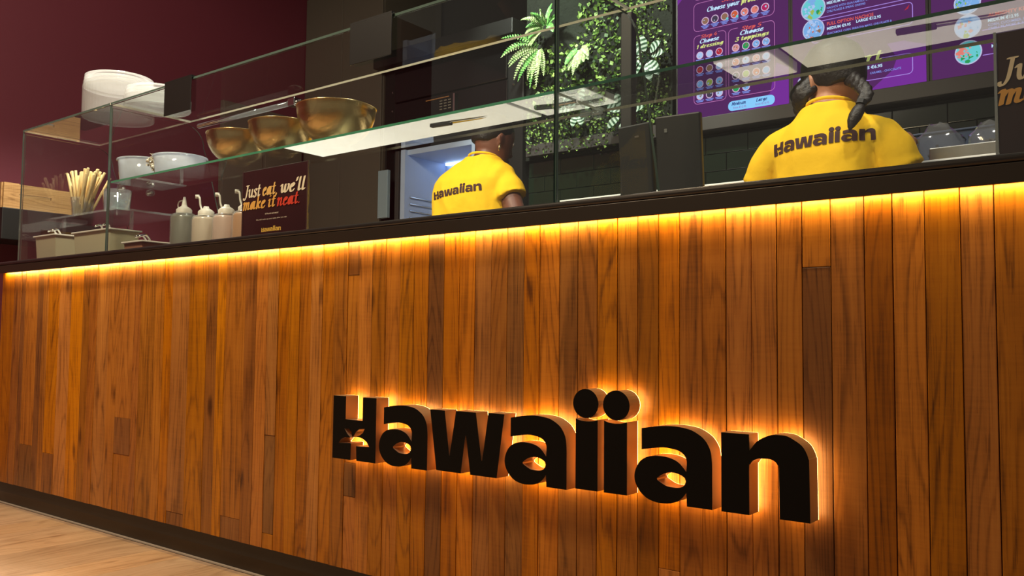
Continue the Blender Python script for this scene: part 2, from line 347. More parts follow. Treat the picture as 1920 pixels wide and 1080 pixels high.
# broad-nib italic serif for the slogan and the menu headings: strokes in em units
NIB = {
 'J': ([[(.42,.88),(.37,.3),(.31,.04),(.17,-.13),(.03,-.09),(.02,.0)], [(.26,.88),(.56,.88)]], .56),
 'u': ([[(-.02,.5),(.09,.57),(.11,.2),(.2,.03),(.34,.08),(.45,.36)], [(.47,.58),(.45,.12),(.53,.02),(.62,.1)]], .62),
 's': ([[(.36,.47),(.27,.58),(.1,.55),(.09,.42),(.3,.24),(.3,.06),(.13,.0),(.0,.1)]], .42),
 't': ([[(.17,.82),(.13,.15),(.21,.02),(.33,.12)], [(.0,.57),(.32,.57)]], .36),
 'e': ([[(.06,.28),(.28,.35),(.38,.47),(.28,.58),(.12,.5),(.05,.28),(.12,.04),(.29,.02),(.41,.15)]], .45),
 'a': ([[(.42,.48),(.27,.58),(.08,.42),(.06,.12),(.18,.02),(.33,.14),(.43,.48)], [(.47,.58),(.44,.12),(.52,.02),(.61,.1)]], .62),
 ',': ([[(.07,.05),(.09,-.03),(.01,-.18)]], .24),
 'w': ([[(-.02,.5),(.09,.57),(.11,.2),(.19,.02),(.33,.15),(.4,.56)], [(.4,.57),(.4,.15),(.5,.02),(.66,.2),(.72,.5),(.64,.57)]], .76),
 "'": ([[(.1,.92),(.04,.7)]], .16),
 'l': ([[(.12,.92),(.08,.14),(.15,.02),(.26,.1)]], .28),
 'm': ([[(-.02,.5),(.09,.57),(.08,.0)], [(.1,.3),(.23,.54),(.34,.55),(.36,.4),(.33,.0)], [(.36,.3),(.49,.54),(.6,.55),(.62,.4),(.59,.12),(.67,.02),(.76,.1)]], .78),
 'k': ([[(.13,.92),(.08,.0)], [(.12,.28),(.28,.5),(.4,.54),(.38,.42),(.14,.3)], [(.2,.32),(.34,.06),(.48,.06)]], .5),
 'i': ([[(.0,.5),(.1,.57),(.08,.14),(.15,.02),(.27,.1)], [(.12,.8),(.13,.83)]], .29),
 'n': ([[(-.02,.5),(.09,.57),(.08,.0)], [(.1,.3),(.26,.54),(.38,.55),(.4,.4),(.37,.12),(.44,.02),(.54,.1)]], .56),
 '.': ([[(.06,.04),(.07,.06)]], .2),
 'C': ([[(.58,.7),(.48,.88),(.25,.84),(.06,.5),(.12,.12),(.36,.0),(.58,.15)]], .62),
 'h': ([[(.13,.92),(.08,.0)], [(.1,.3),(.26,.54),(.38,.55),(.4,.4),(.37,.12),(.44,.02),(.54,.1)]], .56),
 'o': ([[(.28,.58),(.08,.42),(.08,.14),(.22,.0),(.42,.16),(.44,.44),(.28,.58)]], .5),
 'y': ([[(-.02,.5),(.09,.57),(.11,.25),(.21,.05),(.36,.14),(.45,.45)], [(.47,.58),(.43,.1),(.29,-.2),(.07,-.2)]], .54),
 'p': ([[(.0,.5),(.12,.57),(.07,-.28)], [(.12,.38),(.28,.58),(.43,.48),(.41,.14),(.27,.0),(.11,.1)]], .52),
 'r': ([[(-.02,.5),(.09,.57),(.08,.0)], [(.1,.3),(.24,.54),(.38,.53)]], .42),
 'S': ([[(.5,.72),(.36,.88),(.13,.8),(.13,.6),(.42,.36),(.43,.12),(.22,.0),(.02,.16)]], .54),
 '3': ([[(.08,.76),(.28,.87),(.42,.7),(.2,.48),(.42,.3),(.36,.04),(.14,.0),(.0,.12)]], .5),
 'g': ([[(.42,.48),(.27,.58),(.08,.42),(.06,.16),(.18,.06),(.33,.16),(.43,.48)], [(.47,.58),(.42,.0),(.28,-.24),(.05,-.2)]], .54),
 'd': ([[(.42,.48),(.27,.58),(.08,.42),(.06,.12),(.18,.02),(.33,.14),(.43,.48)], [(.5,.92),(.44,.12),(.52,.02),(.61,.1)]], .62),
 '1': ([[(.04,.68),(.2,.86),(.16,.0)]], .34),
 '4': ([[(.3,.86),(.02,.3),(.5,.3)], [(.38,.5),(.34,.0)]], .54),
 '5': ([[(.46,.86),(.15,.86),(.11,.52),(.34,.52),(.42,.26),(.28,.02),(.02,.06)]], .5),
 'M': ([[(.02,.0),(.12,.86),(.34,.1)], [(.34,.1),(.62,.86),(.62,.02),(.72,.04)]], .78),
 'L': ([[(.16,.86),(.1,.05),(.48,.05),(.52,.2)]], .56),
 'D': ([[(.16,.86),(.11,.04)], [(.04,.86),(.3,.86),(.52,.66),(.46,.2),(.24,.02),(.04,.04)]], .6),
 ' ': ([], .24)}
def hull(pts):
    pts = sorted(set((round(p[0], 5), round(p[1], 5)) for p in pts))
    def half(ps):
        h = []
        for p in ps:
            while len(h) > 1 and (h[-1][0]-h[-2][0])*(p[1]-h[-2][1])-(h[-1][1]-h[-2][1])*(p[0]-h[-2][0]) <= 0: h.pop()
            h.append(p)
        return h[:-1]
    return half(pts)+half(pts[::-1])
def nib_text(txt, size, width=None, wide=.094, thin=.030, shear=.14, sub=4, squeeze=.82):
    """polygons (x, y) of a line of text; x starts at 0, fitted to width if given"""
    polys = []; x = 0.0; ca, sa = math.cos(.25), math.sin(.25)
    nib = [(wide*math.cos(t*PI/4)*ca-thin*math.sin(t*PI/4)*sa, wide*math.cos(t*PI/4)*sa+thin*math.sin(t*PI/4)*ca) for t in range(8)]
    for ch in txt:
        st, adv = NIB[ch]; part = []
        for s in st:
            q = catmull([(p[0], p[1], 0) for p in s], sub) if len(s) > 2 else [Vector((p[0], p[1], 0)) for p in s]
            for a, b in zip(q, q[1:]):
                h = hull([(a.x+n[0], a.y+n[1]) for n in nib]+[(b.x+n[0], b.y+n[1]) for n in nib])
                part.append([((x+p[0])*squeeze+shear*p[1], p[1]) for p in h])
        if part:
            vs = [Vector(p) for h in part for p in h]; fs = []; k0 = 0
            for h in part: fs.append(list(range(k0, k0+len(h)))); k0 += len(h)
            r = delaunay_2d_cdt(vs, [], fs, 1, 1e-5)
            polys += [[(r[0][i].x, r[0][i].y) for i in f] for f in r[2]]
        x += adv+.08
    w = (x-.08)*squeeze
    k = size; kx = (width/w) if width else size
    return [[(p[0]*kx, p[1]*k) for p in h] for h in polys]
def put_polys(mb, polys, ox, oz, y, mi=0, ux=(1, 0, 0), uz=(0, 0, 1)):
    ux = Vector(ux); uz = Vector(uz)
    for h in polys:
        mb.add([Vector((ox, y, oz))+ux*p[0]+uz*p[1] for p in h], [tuple(range(len(h)))], mi)
def font_tris(txt, size, width=None, bold=0.02, shear=0.0):
    cu = bpy.data.curves.new('line', 'FONT'); cu.body = txt; cu.size = 1.0; cu.offset = bold; cu.shear = shear; cu.resolution_u = 2
    o = bpy.data.objects.new('line', cu); me = bpy.data.meshes.new_from_object(o)
    vs = [v.co.copy() for v in me.vertices]; fs = [tuple(p.vertices) for p in me.polygons]
    bpy.data.objects.remove(o); bpy.data.curves.remove(cu); bpy.data.meshes.remove(me)
    if not vs: return [], []
    x0 = min(v.x for v in vs); x1 = max(v.x for v in vs); kx = width/(x1-x0) if width else size
    return [((v.x-x0)*kx, v.y*size) for v in vs], fs
def put_font(mb, txt, ox, oz, y, size, width=None, bold=0.02, shear=0.0, mi=0):
    vs, fs = font_tris(txt, size, width, bold, shear)
    if vs: mb.add([(ox+v[0], y, oz+v[1]) for v in vs], fs, mi)
def put_logo(mb, ox, oz, y, k, mi=0):
    for outs in logo_outlines():
        vs, fs = tess(outs); mb.add([(ox+v[0]*k, y, oz+v[1]*k) for v in vs], fs, mi)

# ------------------------------------------------------------------ setting
fl = MB().box(-4.6, 1.6, -3.2, 2.7, -0.06, -0.010).obj('floor', M_FLOORB); tag(fl, kind='structure'); fl.color = (0.8, 0.8, 0.5, 1)
bx = -4.45
bi = 0
while bx < 1.4:
    bw = 0.145
    y = 0.02
    first = True
    while y > -2.6:
        ln = R.uniform(0.5, 1.25) if first else 1.25
        first = False
        b = MB().box(0.0006, bw-0.0006, -ln+0.0006, -0.0006, -0.010, 0.0).obj('floor_board', M_FLOORB, fl, (bx, y, 0), bevel=0.0006)
        t = R.uniform(0.86, 1.12); b.color = (t, R.uniform(0.86, 1.0), 0.5, 1)
        y -= ln
    bx += bw
wl = MB().box(-4.53, -4.45, -3.2, 2.68, 0, 3.0).obj('wall_left', M_MAROON); tag(wl, kind='structure')
wb = MB().box(-2.70, 1.6, 2.14, 2.22, 0, 3.0).box(-4.45, -2.70, 2.60, 2.68, 0, 3.0).box(-2.71, -2.70, 2.22, 2.60, 0, 3.0).obj('wall_back', M_WALLBLK); tag(wb, kind='structure')
cl = MB().box(-4.53, 1.6, -0.35, 2.68, 2.9, 3.0).obj('ceiling', M_CEIL); tag(cl, kind='structure')

# ------------------------------------------------------------------ counter front
ct = thing('counter', 'long counter front clad in upright orange-brown reclaimed wood planks', 'counter', (-1.55, 0, 0))
def loc_of(o): return Vector(o.location)
def cpart(mb, name, mat, **k):
    o = mb.obj(name, mat, ct, **k); o.location = Vector((0, 0, 0))-loc_of(ct); return o
cpart(MB().box(-3.755, 0.7, 0.0145, 0.045, 0.05, 0.906), 'backing_panel', M_BLACK)
EDGE = [-3757, -3647, -3585, -3548, -3443, -3395, -3351, -3266, -3172, -3085, -3035, -2986, -2898, -2838, -2735, -2695, -2604, -2554, -2507, -2412, -2318, -2263, -2220, -2126, -2074, -2022, -1975, -1928, -1882, -1834, -1788, -1742, -1691, -1647, -1599, -1551, -1502, -1454, -1407, -1358, -1311, -1264, -1216, -1171, -1124, -1082, -1031, -985, -937, -891, -844, -798, -754, -707, -661, -611, -565, -519, -470, -415, -370, -321, -270, -223, -176, -131, -86, -30, 25, 80, 130, 185, 240, 300, 350, 400, 455, 510, 560, 620, 680]
TONE = [.9, .85, .55, 1, .6, 1.05, 1.35, 1.3, 1.4, .75, .85, 1, 1, .95, .9, .9, 1, 1.05, .9, 1, .72, 1.25, .9, .72, 1.1, .82, .9, 1, .9, 1.05, 1, .8, 1.0, 1.1, .85, 1, 1.05, .9, .42, 1, 1.12, .85, .72, .6, 1.05, 1.15, .8, .78, 1, .85, .74, 1.15, .85, .85, .95, 1, .85, .45, .9, .68, 1.1, .85, 1, .85, .9, 1, .8]
splits = {-3351: [(.234, .72)], -2838: [(.277, .95), (.396, .62)], -2022: [(.131, .95), (.399, .55)], -2220: [(.152, .6)], -1691: [(.271, 1.0), (.355, .45), (.83, 1.0)], -519: [(.80, .45)], -2507: [(.129, .6)], -3548: [(.25, .6)], -798: [(.24, 1.1)]}
for i in range(len(EDGE)-1):
    x0, x1 = EDGE[i]/1000, EDGE[i+1]/1000
    t = TONE[i] if i < len(TONE) else R.uniform(.75, 1.12)
    segs = []; z = 0.09
    for zs, tt in splits.get(EDGE[i], []): segs.append((z, zs, tt)); z = zs
    last = t if not splits.get(EDGE[i]) else (1.05 if EDGE[i] in (-519,) else (.55 if EDGE[i] == -1691 else t))
    segs.append((z, 0.918, last))
    for z0, z1, tt in segs:
        proud = R.uniform(-0.0012, 0.0012); g = R.uniform(0.0003, 0.0013)
        p = MB().box(g, x1-x0-g*0.6, proud, 0.014, 0.0003, z1-z0-0.0003).obj('plank', M_PLANK, ct, bevel=0.0009)
        p.location = Vector((x0, 0, z0))-loc_of(ct)
        tt *= R.uniform(.94, 1.06)
        grey = 0.94 if tt < .65 else R.uniform(.95, 1.05)
        p.color = (tt, grey, 0.5+R.uniform(-.004, .003), 1)
cpart(MB().box(-3.93, 0.7, 0.03, 0.044, 0.0, 0.12), 'plinth', M_DARK)
cpart(MB().box(-3.93, 0.7, 0.022, 0.0298, 0.0, 0.004), 'silicone_bead', M_STONE)
cpart(MB().box(-3.757, -3.745, 0.046, 0.75, 0.02, 0.868), 'end_panel', M_DARK)
# ledge
ld = thing('counter_ledge', 'long dark metal ledge capping the plank counter front', 'counter top', (-1.55, 0, 0.908))
def lpart(mb, name, mat, **k):
    o = mb.obj(name, mat, ld, **k); o.location = -loc_of(ld); return o
lpart(MB().box(-3.775, 0.7, -0.05, -0.044, 0.908, 0.938), 'fascia', M_DARK, bevel=0.001)
prof = [(-0.046, .9195), (-0.046, .9375)] + [(-0.044+0.0075*-math.sin(a), .9455-0.0075*math.cos(a)) for a in [k*PI/8 for k in range(9)]] + [(0.048, .953), (0.048, .9195)]
lpart(MB().rings([[Vector((x, p[0], p[1])) for p in prof] for x in (-3.775, 0.7)]), 'capping', M_CAP)
# ------------------------------------------------------------------ backlit sign
SX, SZ = -1.6665, 0.3745
sg = thing('backlit_sign', 'black backlit letters reading Hawaiian fixed to the plank counter front', 'sign', (SX, -0.04, SZ))
for outs in logo_outlines():
    vs, fs = tess(outs); k = .001; n = len(vs); mb = MB()
    P0 = [(v[0]*k, -0.020, v[1]*k) for v in vs]; P1 = [(v[0]*k, 0.020, v[1]*k) for v in vs]
    mb.v = P0+P1
    for f in fs: mb.f.append(tuple(f)); mb.mi.append(0); mb.f.append(tuple(i+n for i in f)); mb.mi.append(0)
    s = 0
    for o in outs:
        for j in range(len(o)):
            a = s+j; b = s+(j+1) % len(o); mb.f.append((a, b, b+n, a+n)); mb.mi.append(1)
        s += len(o)
    name = 'letter' if len(outs[0]) != 28 else 'letter_dot'
    lo = mb.obj(name, [M_LFACE, M_LSIDE], sg)
    pb = MB(); pb.add([(p[0], 0.0206, p[2]) for p in P0], [tuple(f) for f in fs]); gp = pb.obj('glow_panel', M_LGLOW, lo)
# ------------------------------------------------------------------ glass display case
ZT, ZS, YG, TH = 1.483, 1.208, 0.017, 0.0066
XA, XB, XC, XR = -3.665, -2.970, -1.056, 0.55
dc = thing('display_case', 'frameless glass display case standing on the counter ledge', 'display case', (-1.5, 0.2, 0.953))
def pane(verts, axis, name='glass_pane', mat=None):
    """verts: 2D outline in the pane plane; axis: ('x', value) etc.; thin slab with green edge faces"""
    ax, val = axis; t = TH/2; n = len(verts); mb = MB()
    def P(p, s):
        if ax == 'x': return (val+s, p[0], p[1])
        if ax == 'y': return (p[0], val+s, p[1])
        return (p[0], p[1], val+s)
    mb.v = [P(p, -t) for p in verts]+[P(p, t) for p in verts]
    mb.f = [tuple(range(n)), tuple(range(2*n-1, n-1, -1))]; mb.mi = [0, 0]
    for j in range(n): mb.f.append((j, (j+1) % n, (j+1) % n+n, j+n)); mb.mi.append(1 if j == 0 else 2)
    flat_ = name in ('glass_shelf', 'top_pane')
    front = (M_EDGE if verts[0][0] < -2 else M_EDGED) if name == 'glass_shelf' else M_EDGEG  # shelf fronts: lit tone painted on the left shelf, shaded tone on the right
    o = mb.obj(name, [mat or M_GLASS, front, M_EDGEP if flat_ else M_EDGEG], dc); o.location = -loc_of(dc); return o
ZB = 0.9535
pane([(XA, ZB), (XB-.002, ZB), (XB-.002, ZT), (XA, ZT)], ('y', YG), 'front_pane')
pane([(XB+.002, ZB), (XC-.002, ZB), (XC-.002, ZT), (XB+.002, ZT)], ('y', YG), 'front_pane')
pane([(XC+.006, ZB), (XR, ZB), (XR, ZT), (XC+.006, ZT)], ('y', YG), 'front_pane')
def side(x, rear):
    arc = [(rear-0.10+0.08*math.sin(a), ZT-0.09+0.08*math.cos(a)) for a in [k*PI/2/8 for k in range(9)]]
    return [(.0485, ZB), (YG+.005, ZB), (YG+.005, ZT-.01)]+arc+[(rear+0.0, ZT-0.14), (rear+0.13, .8705), (.0485, .8705)]
for x in (XA+.005, XB, XC, XR-.01): pane(side(x, 0.405), ('x', x), 'end_pane', M_GLASS if x < -3.5 else (M_GLASSC if x < -2 else M_GLASSD))
for a, b in ((XA, XB-.002), (XB+.002, XC-.002), (XC+.002, XR)): pane([(a, YG-.004), (b, YG-.004), (b, 0.325), (a, 0.325)], ('z', ZT+TH/2+.0004), 'top_pane', M_GLASS if a == XA else M_GLASSC)
for a, b in ((XB+.006, XC-.006), (XC+.006, XR)): pane([(a, YG+.005), (b, YG+.005), (b, 0.215), (a, 0.215)], ('z', ZS), 'glass_shelf', M_GLASSS)
def disc(x, y, z, r=0.013, l=0.022, mat=M_ACRYL):
    mb = MB(); Mx = Matrix.Translation((x, y, z)) @ Matrix.Rotation(PI/2, 4, 'Y')
    mb.lathe([(0.001, 0), (r*.9, 0), (r, .003), (r, l-.003), (r*.9, l), (0.001, l)], n=20, M=Mx)
    o = mb.obj('shelf_support', mat, dc, smooth=False); o.location = -loc_of(dc)
    pm = MB().lathe([(0.001, -0.004), (0.004, -0.004), (0.004, l+.004), (0.001, l+.004)], n=10, M=Mx)
    q = pm.obj('steel_pin', M_CHROME, o)
for x in (XB+.004, XC+.004, XC-.028):
    for y in (0.055, 0.165): disc(x, y, ZS-.019)
# tube and clip under the top pane
cb = MB().tube([(-2.92, .33, 1.463), (-2.35, .33, 1.463)], 0.009, 12); o = cb.obj('acrylic_rail', M_ACRYL, dc, smooth=True); o.location = -loc_of(dc)
cb = MB().box(-2.37, -2.335, .315, .345, 1.449, 1.477).tube([(-2.335, .33, 1.463), (-2.315, .33, 1.463)], .006, 8); o = cb.obj('rail_clip', M_CHROME, dc, bevel=.003); o.location = -loc_of(dc)
# little black cards clipped over the top edge
for x0, w, side_ in ((-2.602, .153, 'left'), (-1.707, .155, 'right')):
    t = thing('card_sign', 'blank black card hung on the glass top edge '+('beside the plastic lids' if side_ == 'left' else 'above the brass bowls'), 'sign', (x0, 0.006, 1.395), group='black cards on the glass')
    MB().box(0, w, -.003, 0, -.012, .095).obj('card', M_BLACK, t, bevel=.0008)
    MB().box(0, w, 0.0, .022, .0985, .1).box(0, w, -.003, 0, .095, .1).obj('hook_lip', M_BLACK, t)
# ------------------------------------------------------------------ posters
def poster(x, label, z=0.9605):
    t = thing('poster_sign', label, 'sign', (x, 0.032, z))
    MB().box(0.004, .296, 0, .002, 0.0, .198).obj('printed_card', M_POSTER, t)
    MB().box(0.0, .300, 0.0024, .0054, -.001, .200).obj('clear_back_plate', M_ACRYL, t)
    MB().box(.2965, .3005, -.002, .0022, -.001, .200).obj('edge_strip', M_STEEL, t); MB().box(-.0005, .0035, -.002, .0022, -.001, .200).obj('edge_strip', M_STEEL, t)
    y = -0.0006
    def lines(name, rgb, items):
        mb = MB()
        for txt, ox, oz, s, w in items: put_polys(mb, nib_text(txt, s, w), ox, oz, y-.0002*len(t.children))
        mb.obj(name, plain('print_'+name, rgb, .6, var=.02), t)
    lines('cream_lettering', (255, 232, 200), [("Just", .006, .119, .041, .078)])
    lines('pale_lettering', (255, 232, 200), [("we'll", .180, .119, .041, .107)])
    lines('amber_lettering', (246, 190, 110), [("eat,", .097, .119, .041, .070)])
    lines('orange_lettering', (244, 176, 84), [("make it", .005, .083, .039, .150)])
    lines('red_lettering', (226, 66, 44), [("neat.", .167, .083, .039, .102)])
    mb = MB(); put_font(mb, 'Of foods and extra!', .110, .063, y, .0065, .062, .03); put_font(mb, 'We will make up your table after you eat.', .068, .048, y, .0058, .143, .015)
    mb.obj('small_lettering', plain('print_small', (214, 190, 170), .6), t)
    mb = MB(); put_logo(mb, .095, .013, y, .090/1178); mb.obj('logo', plain('print_logo', (240, 184, 80), .6), t)
    return t
poster(-2.199, 'maroon slogan poster standing beside the sauce bottles')
poster(-0.222, 'maroon slogan poster cut off by the right edge of the photo', 0.9625)
# ------------------------------------------------------------------ worktops behind the glass
wt = thing('prep_counter', 'low steel prep counter hidden behind the plank front', 'counter', (-1.55, 0.4, 0.0))
def wpart(mb, name, mat, **k):
    o = mb.obj(name, mat, wt, **k); o.location = -loc_of(wt); return o
wpart(MB().box(-3.74, 0.65, 0.065, 0.75, 0.85, 0.87), 'steel_top', M_STEEL, bevel=.002)
wpart(MB().box(-3.74, 0.65, 0.065, 0.72, 0.05, 0.85), 'cabinet_body', M_DARK)
wpart(MB().box(-2.72, -1.33, 0.545, 0.745, 0.871, 0.995), 'raised_rail', M_BLACK)
wpart(MB().box(-0.94, 0.60, 0.545, 0.745, 0.871, 0.995), 'raised_rail', M_BLACK)
bd = []
for i, (x0, x1) in enumerate(((-2.70, -1.62), (-1.60, -1.335), (-0.76, -0.05))):
    t = thing('cutting_board', ('long white cutting board mirrored in the glass shelf right of the bowls', 'short white cutting board mirrored right of the thick glass joint', 'white cutting board mirrored in the shelf above the braided worker')[i], 'cutting board', (x0, 0.548, 0.996), group='white cutting boards')
    MB().box(0, x1-x0, 0, 0.20, 0, .022).obj('board', M_WHITEB, t, bevel=.003)
t = thing('lidded_tray', 'white plastic tray with a hand slot between the cutting boards', 'tray', (-0.935, 0.548, 0.996))
MB().box(0, .15, 0, .20, 0, .030).obj('tray', M_WHITEB, t, bevel=.004)
MB().box(.03, .12, .045, .062, .0302, .0316).obj('hand_slot', plain('slot_brown', (92, 74, 64), .6), t)
for i, (x, y, rz) in enumerate(((-1.98, .60, .1), (-1.56, .62, .3), (-0.50, .58, .1))):
    t = thing('kitchen_knife', ('dark handled knife lying on the left cutting board', 'small knife lying on the middle cutting board', 'dark handled knife lying on the right cutting board')[i], 'knife', (x, y, 1.0185), rz)
    MB().box(0, .085, 0, .018, 0, .012).obj('handle', M_BLACK, t, bevel=.003)
    MB().add([(.085, .001, .004), (.085, .019, .004), (.20, .016, .004), (.225, .008, .004), (.085, .001, .006), (.085, .019, .006), (.20, .016, .006), (.225, .008, .006)], [(0, 1, 2, 3), (7, 6, 5, 4), (0, 3, 7, 4), (1, 0, 4, 5), (2, 1, 5, 6), (3, 2, 6, 7)]).obj('blade', M_STEEL, t)

# squeeze bottles
def bottle(x, y, mat, label, spout='curl', tall=0.185, r=0.036, rz=0.0):
    t = thing('squeeze_bottle', label, 'bottle', (x, y, 0.8705), rz, 'sauce bottles behind the glass')
    MB().lathe([(0.0, .003), (r-.005, .003), (r-.003, .01), (r-.003, tall-.013), (r-.008, tall-.004), (0.0, tall-.004)], n=24).obj('sauce', mat, t, smooth=True)
    MB().lathe([(0.0, 0), (r-.001, 0), (r, .004), (r, tall-.012), (r-.006, tall), (.024, tall+.006)], n=24).obj('bottle_wall', M_BOTTLE, t, smooth=True)
    cap = MB().lathe([(.026, tall+.002), (.026, tall+.016), (.020, tall+.022), (.010, tall+.028), (.008, tall+.034), (0.0, tall+.034)], n=20)
    MB_ = cap.obj('cap', M_CAPW, t, smooth=True)
    if spout == 'cone':
        MB().lathe([(.009, tall+.03), (.004, tall+.060), (.0, tall+.061)], n=12).tube(catmull([(.02, 0, tall+.012), (.038, 0, tall+.03), (.034, 0, tall+.046), (.006, 0, tall+.050)], 5), .0022, 6).obj('spout', M_CAPW, t, smooth=True)
    else:
        MB().tube(catmull([(0.0, 0, tall+.02), (-.02, 0, tall+.022), (-.034, 0, tall+.040), (-.040, 0, tall+.066), (-.052, 0, tall+.072)], 6), .0035, 7).lathe([(0, -.006), (.007, -.006), (.007, .006), (0, .006)], (-.054, 0, tall+.072), 10).obj('spout_tube', M_CAPW, t, smooth=True)
    return t
bottle(-2.672, .13, M_SAUCE1, 'olive grey sauce bottle with a pointed nozzle, leftmost of the squeeze bottles', 'cone', .212, .044, PI)
bottle(-2.541, .13, M_SAUCE2, 'squeeze bottle of cream sauce with a curled tube, second from the left', 'curl', .194, .046)
bottle(-2.426, .13, M_SAUCE3, 'squeeze bottle of pinkish sauce with a curled tube, beside the slogan poster', 'curl', .190, .044)
bottle(-2.318, .13, M_SAUCE4, 'squeeze bottle of peanut brown sauce half hidden by the slogan poster', 'curl', .190, .044)

# brass bowls, plastic tubs, dried flowers on the shelf
ZSH = ZS+TH/2+.0005
def bowl(x, y, r, h, label):
    t = thing('brass_bowl', label, 'bowl', (x, y, ZSH), group='brass bowls on the glass shelf')
    out = [(r*(1-(1-u)**2.1)**.5 if u > 0 else .0, h*u) for u in [0, .02, .06, .14, .25, .4, .55, .7, .85, 1.0]]
    out[0] = (0.0, 0.0); out[1] = (r*.38, 0.0)
    inn = [(max(a-.004, 0), min(z+.004, h)) for a, z in reversed(out)]
    MB().lathe(out+[(r+.001, h+.001)]+inn, n=48).obj('bowl', M_GOLD, t, smooth=True)
    MB().lathe([(r-.005, h), (r+.0015, h-.001), (r+.002, h+.001), (r-.004, h+.002)], n=48).obj('rim', M_GOLD, t, smooth=True)
bowl(-2.355, .118, .098, .098, 'brass bowl on the glass shelf, leftmost of the three')
bowl(-2.135, .118, .098, .100, 'brass bowl on the glass shelf, middle of the three')
bowl(-1.888, .118, .112, .110, 'largest brass bowl on the glass shelf, rightmost of the three')
def tub(x, y, z, r, h, label, mat=M_MILKY, group=None, name='plastic_tub'):
    t = thing(name, label, 'tub', (x, y, z), group=group)
    MB().lathe([(0, 0), (r*.86, 0), (r*.88, .003), (r, h), (r-.002, h), (r*.86, .004), (0, .003)], n=32).obj('tub', mat, t, smooth=True)
    MB().lathe([(r-.003, h-.003), (r+.003, h-.003), (r+.003, h+.001), (r-.003, h+.001)], n=32).obj('rim', mat, t, smooth=True)
    return t
tub(-2.925, .12, ZSH, .088, .082, 'milky plastic tub on the glass shelf, left of the dried flowers', group='milky tubs on the glass shelf')
tub(-2.690, .12, ZSH, .088, .066, 'milky plastic tub on the glass shelf, right of the dried flowers', group='milky tubs on the glass shelf')
t = thing('dried_flower_bunch', 'small bunch of pale dried flowers between two milky tubs', 'flowers', (-2.80, .10, ZSH))
for k in range(9):
    a = R.uniform(0, 2*PI); d = Vector((math.cos(a)*R.uniform(.005, .018), math.sin(a)*R.uniform(.01, .035), R.uniform(.04, .085)))
    MB().tube([(d.x*.1, d.y*.1, .0012), tuple(d*.6), tuple(d)], .0014, 5).obj('stem', M_DRY, t)
    mb = MB()
    for q in range(14):
        c = d+Vector((R.gauss(0, .009), R.gauss(0, .009), R.gauss(0, .007))); s = R.uniform(.004, .008)
        n1 = Vector((R.gauss(0, 1), R.gauss(0, 1), R.gauss(0, 1))).normalized(); n2 = n1.orthogonal().normalized(); n3 = n1.cross(n2)
        mb.add([c+n2*s, c+n3*s, c-n2*s, c-n3*s, c+n1*s*.6], [(0, 1, 4), (1, 2, 4), (2, 3, 4), (3, 0, 4)])
    mb.obj('flower_head', M_DRY, t)

# stacks of clear lids on top of the case
def lid_stack(x, y, r, h, n, label, lean=0.0):
    t = thing('lid_stack', label, 'lids', (x, y, ZT+TH+.0012), group='clear plastic stacks on top of the case')
    for k in range(n):
        cut = (0, .74, .83, .915, 1.0) if n == 4 else (0, .56, .78, 1.0)
        z0 = h*cut[k]; z1 = h*cut[k+1]-.0006; dx = lean*k/n; rr = r*(1-.06*k/n)
        MB().lathe([(0, z0+.001), (rr*.80, z0), (rr*.985, z0+.0005), (rr, z0+.002), (rr, z1-.0015), (rr*.985, z1), (rr*.78, z1)], (dx, 0, 0), 56).obj('lid' if k else 'nested_bowl', M_LID, t)
lid_stack(-3.185, .155, .128, .158, 4, 'tall stack of clear plastic bowls and lids on top of the glass case')
lid_stack(-2.925, .165, .115, .070, 3, 'lower stack of clear plastic lids beside the tall stack')

# straws in a glass, tumbler, bins
def tumbler(name, x, y, z, r, h, label, cat='glass'):
    t = thing(name, label, cat, (x, y, z))
    MB().lathe([(0, 0), (r*.84, 0), (r, h), (r-.0025, h), (r*.84-.003, .008), (0, .008)], n=24).obj('glass', M_ACRYL, t, smooth=True)
    return t
rk = thing('bin_rack', 'pale steel rail rack holding grey bins at the left end of the case', 'rack', (-3.4, .25, .871))
MB().box(-.30, .28, -.12, .16, .268, .276).box(-.28, -.27, -.06, -.05, 0, .268).box(.26, .27, -.06, -.05, 0, .268).box(-.28, -.27, .14, .15, 0, .268).box(.26, .27, .14, .15, 0, .268).obj('rack', M_ACRYL, rk)
tg = tumbler('straw_glass', -3.575, .22, .871+.2775, .046, .085, 'clear glass packed with bamboo straws at the left end of the case')
for k in range(52):
    a = R.uniform(0, 2*PI); q = R.uniform(.0, .030); b0 = Vector((math.cos(a)*q, math.sin(a)*q*.9, .010))
    lean = R.uniform(-.11, .11); top = Vector((b0.x*.6+lean*1.05, b0.y+R.uniform(-.03, .05), R.uniform(.165, .20)))
    MB().tube([b0, (b0+top)/2, top], .0054, 7).obj('straw', M_BAMBOO, tg, smooth=True)
tt = tumbler('water_tumbler', -3.325, .235, .871+.2775, .055, .095, 'short glass tumbler half full of ice beside the straws')
for k in range(16):
    a = R.uniform(0, 2*PI); q = R.uniform(0, .03); c = Vector((math.cos(a)*q, math.sin(a)*q, R.uniform(.02, .06)))
    Mx = Matrix.Translation(c) @ Matrix.Rotation(R.uniform(0, 3), 4, 'X') @ Matrix.Rotation(R.uniform(0, 3), 4, 'Z')
    MB().box(-.009, .009, -.009, .009, -.009, .009, M=Mx).obj('ice_cube', M_ACRYL, tt)
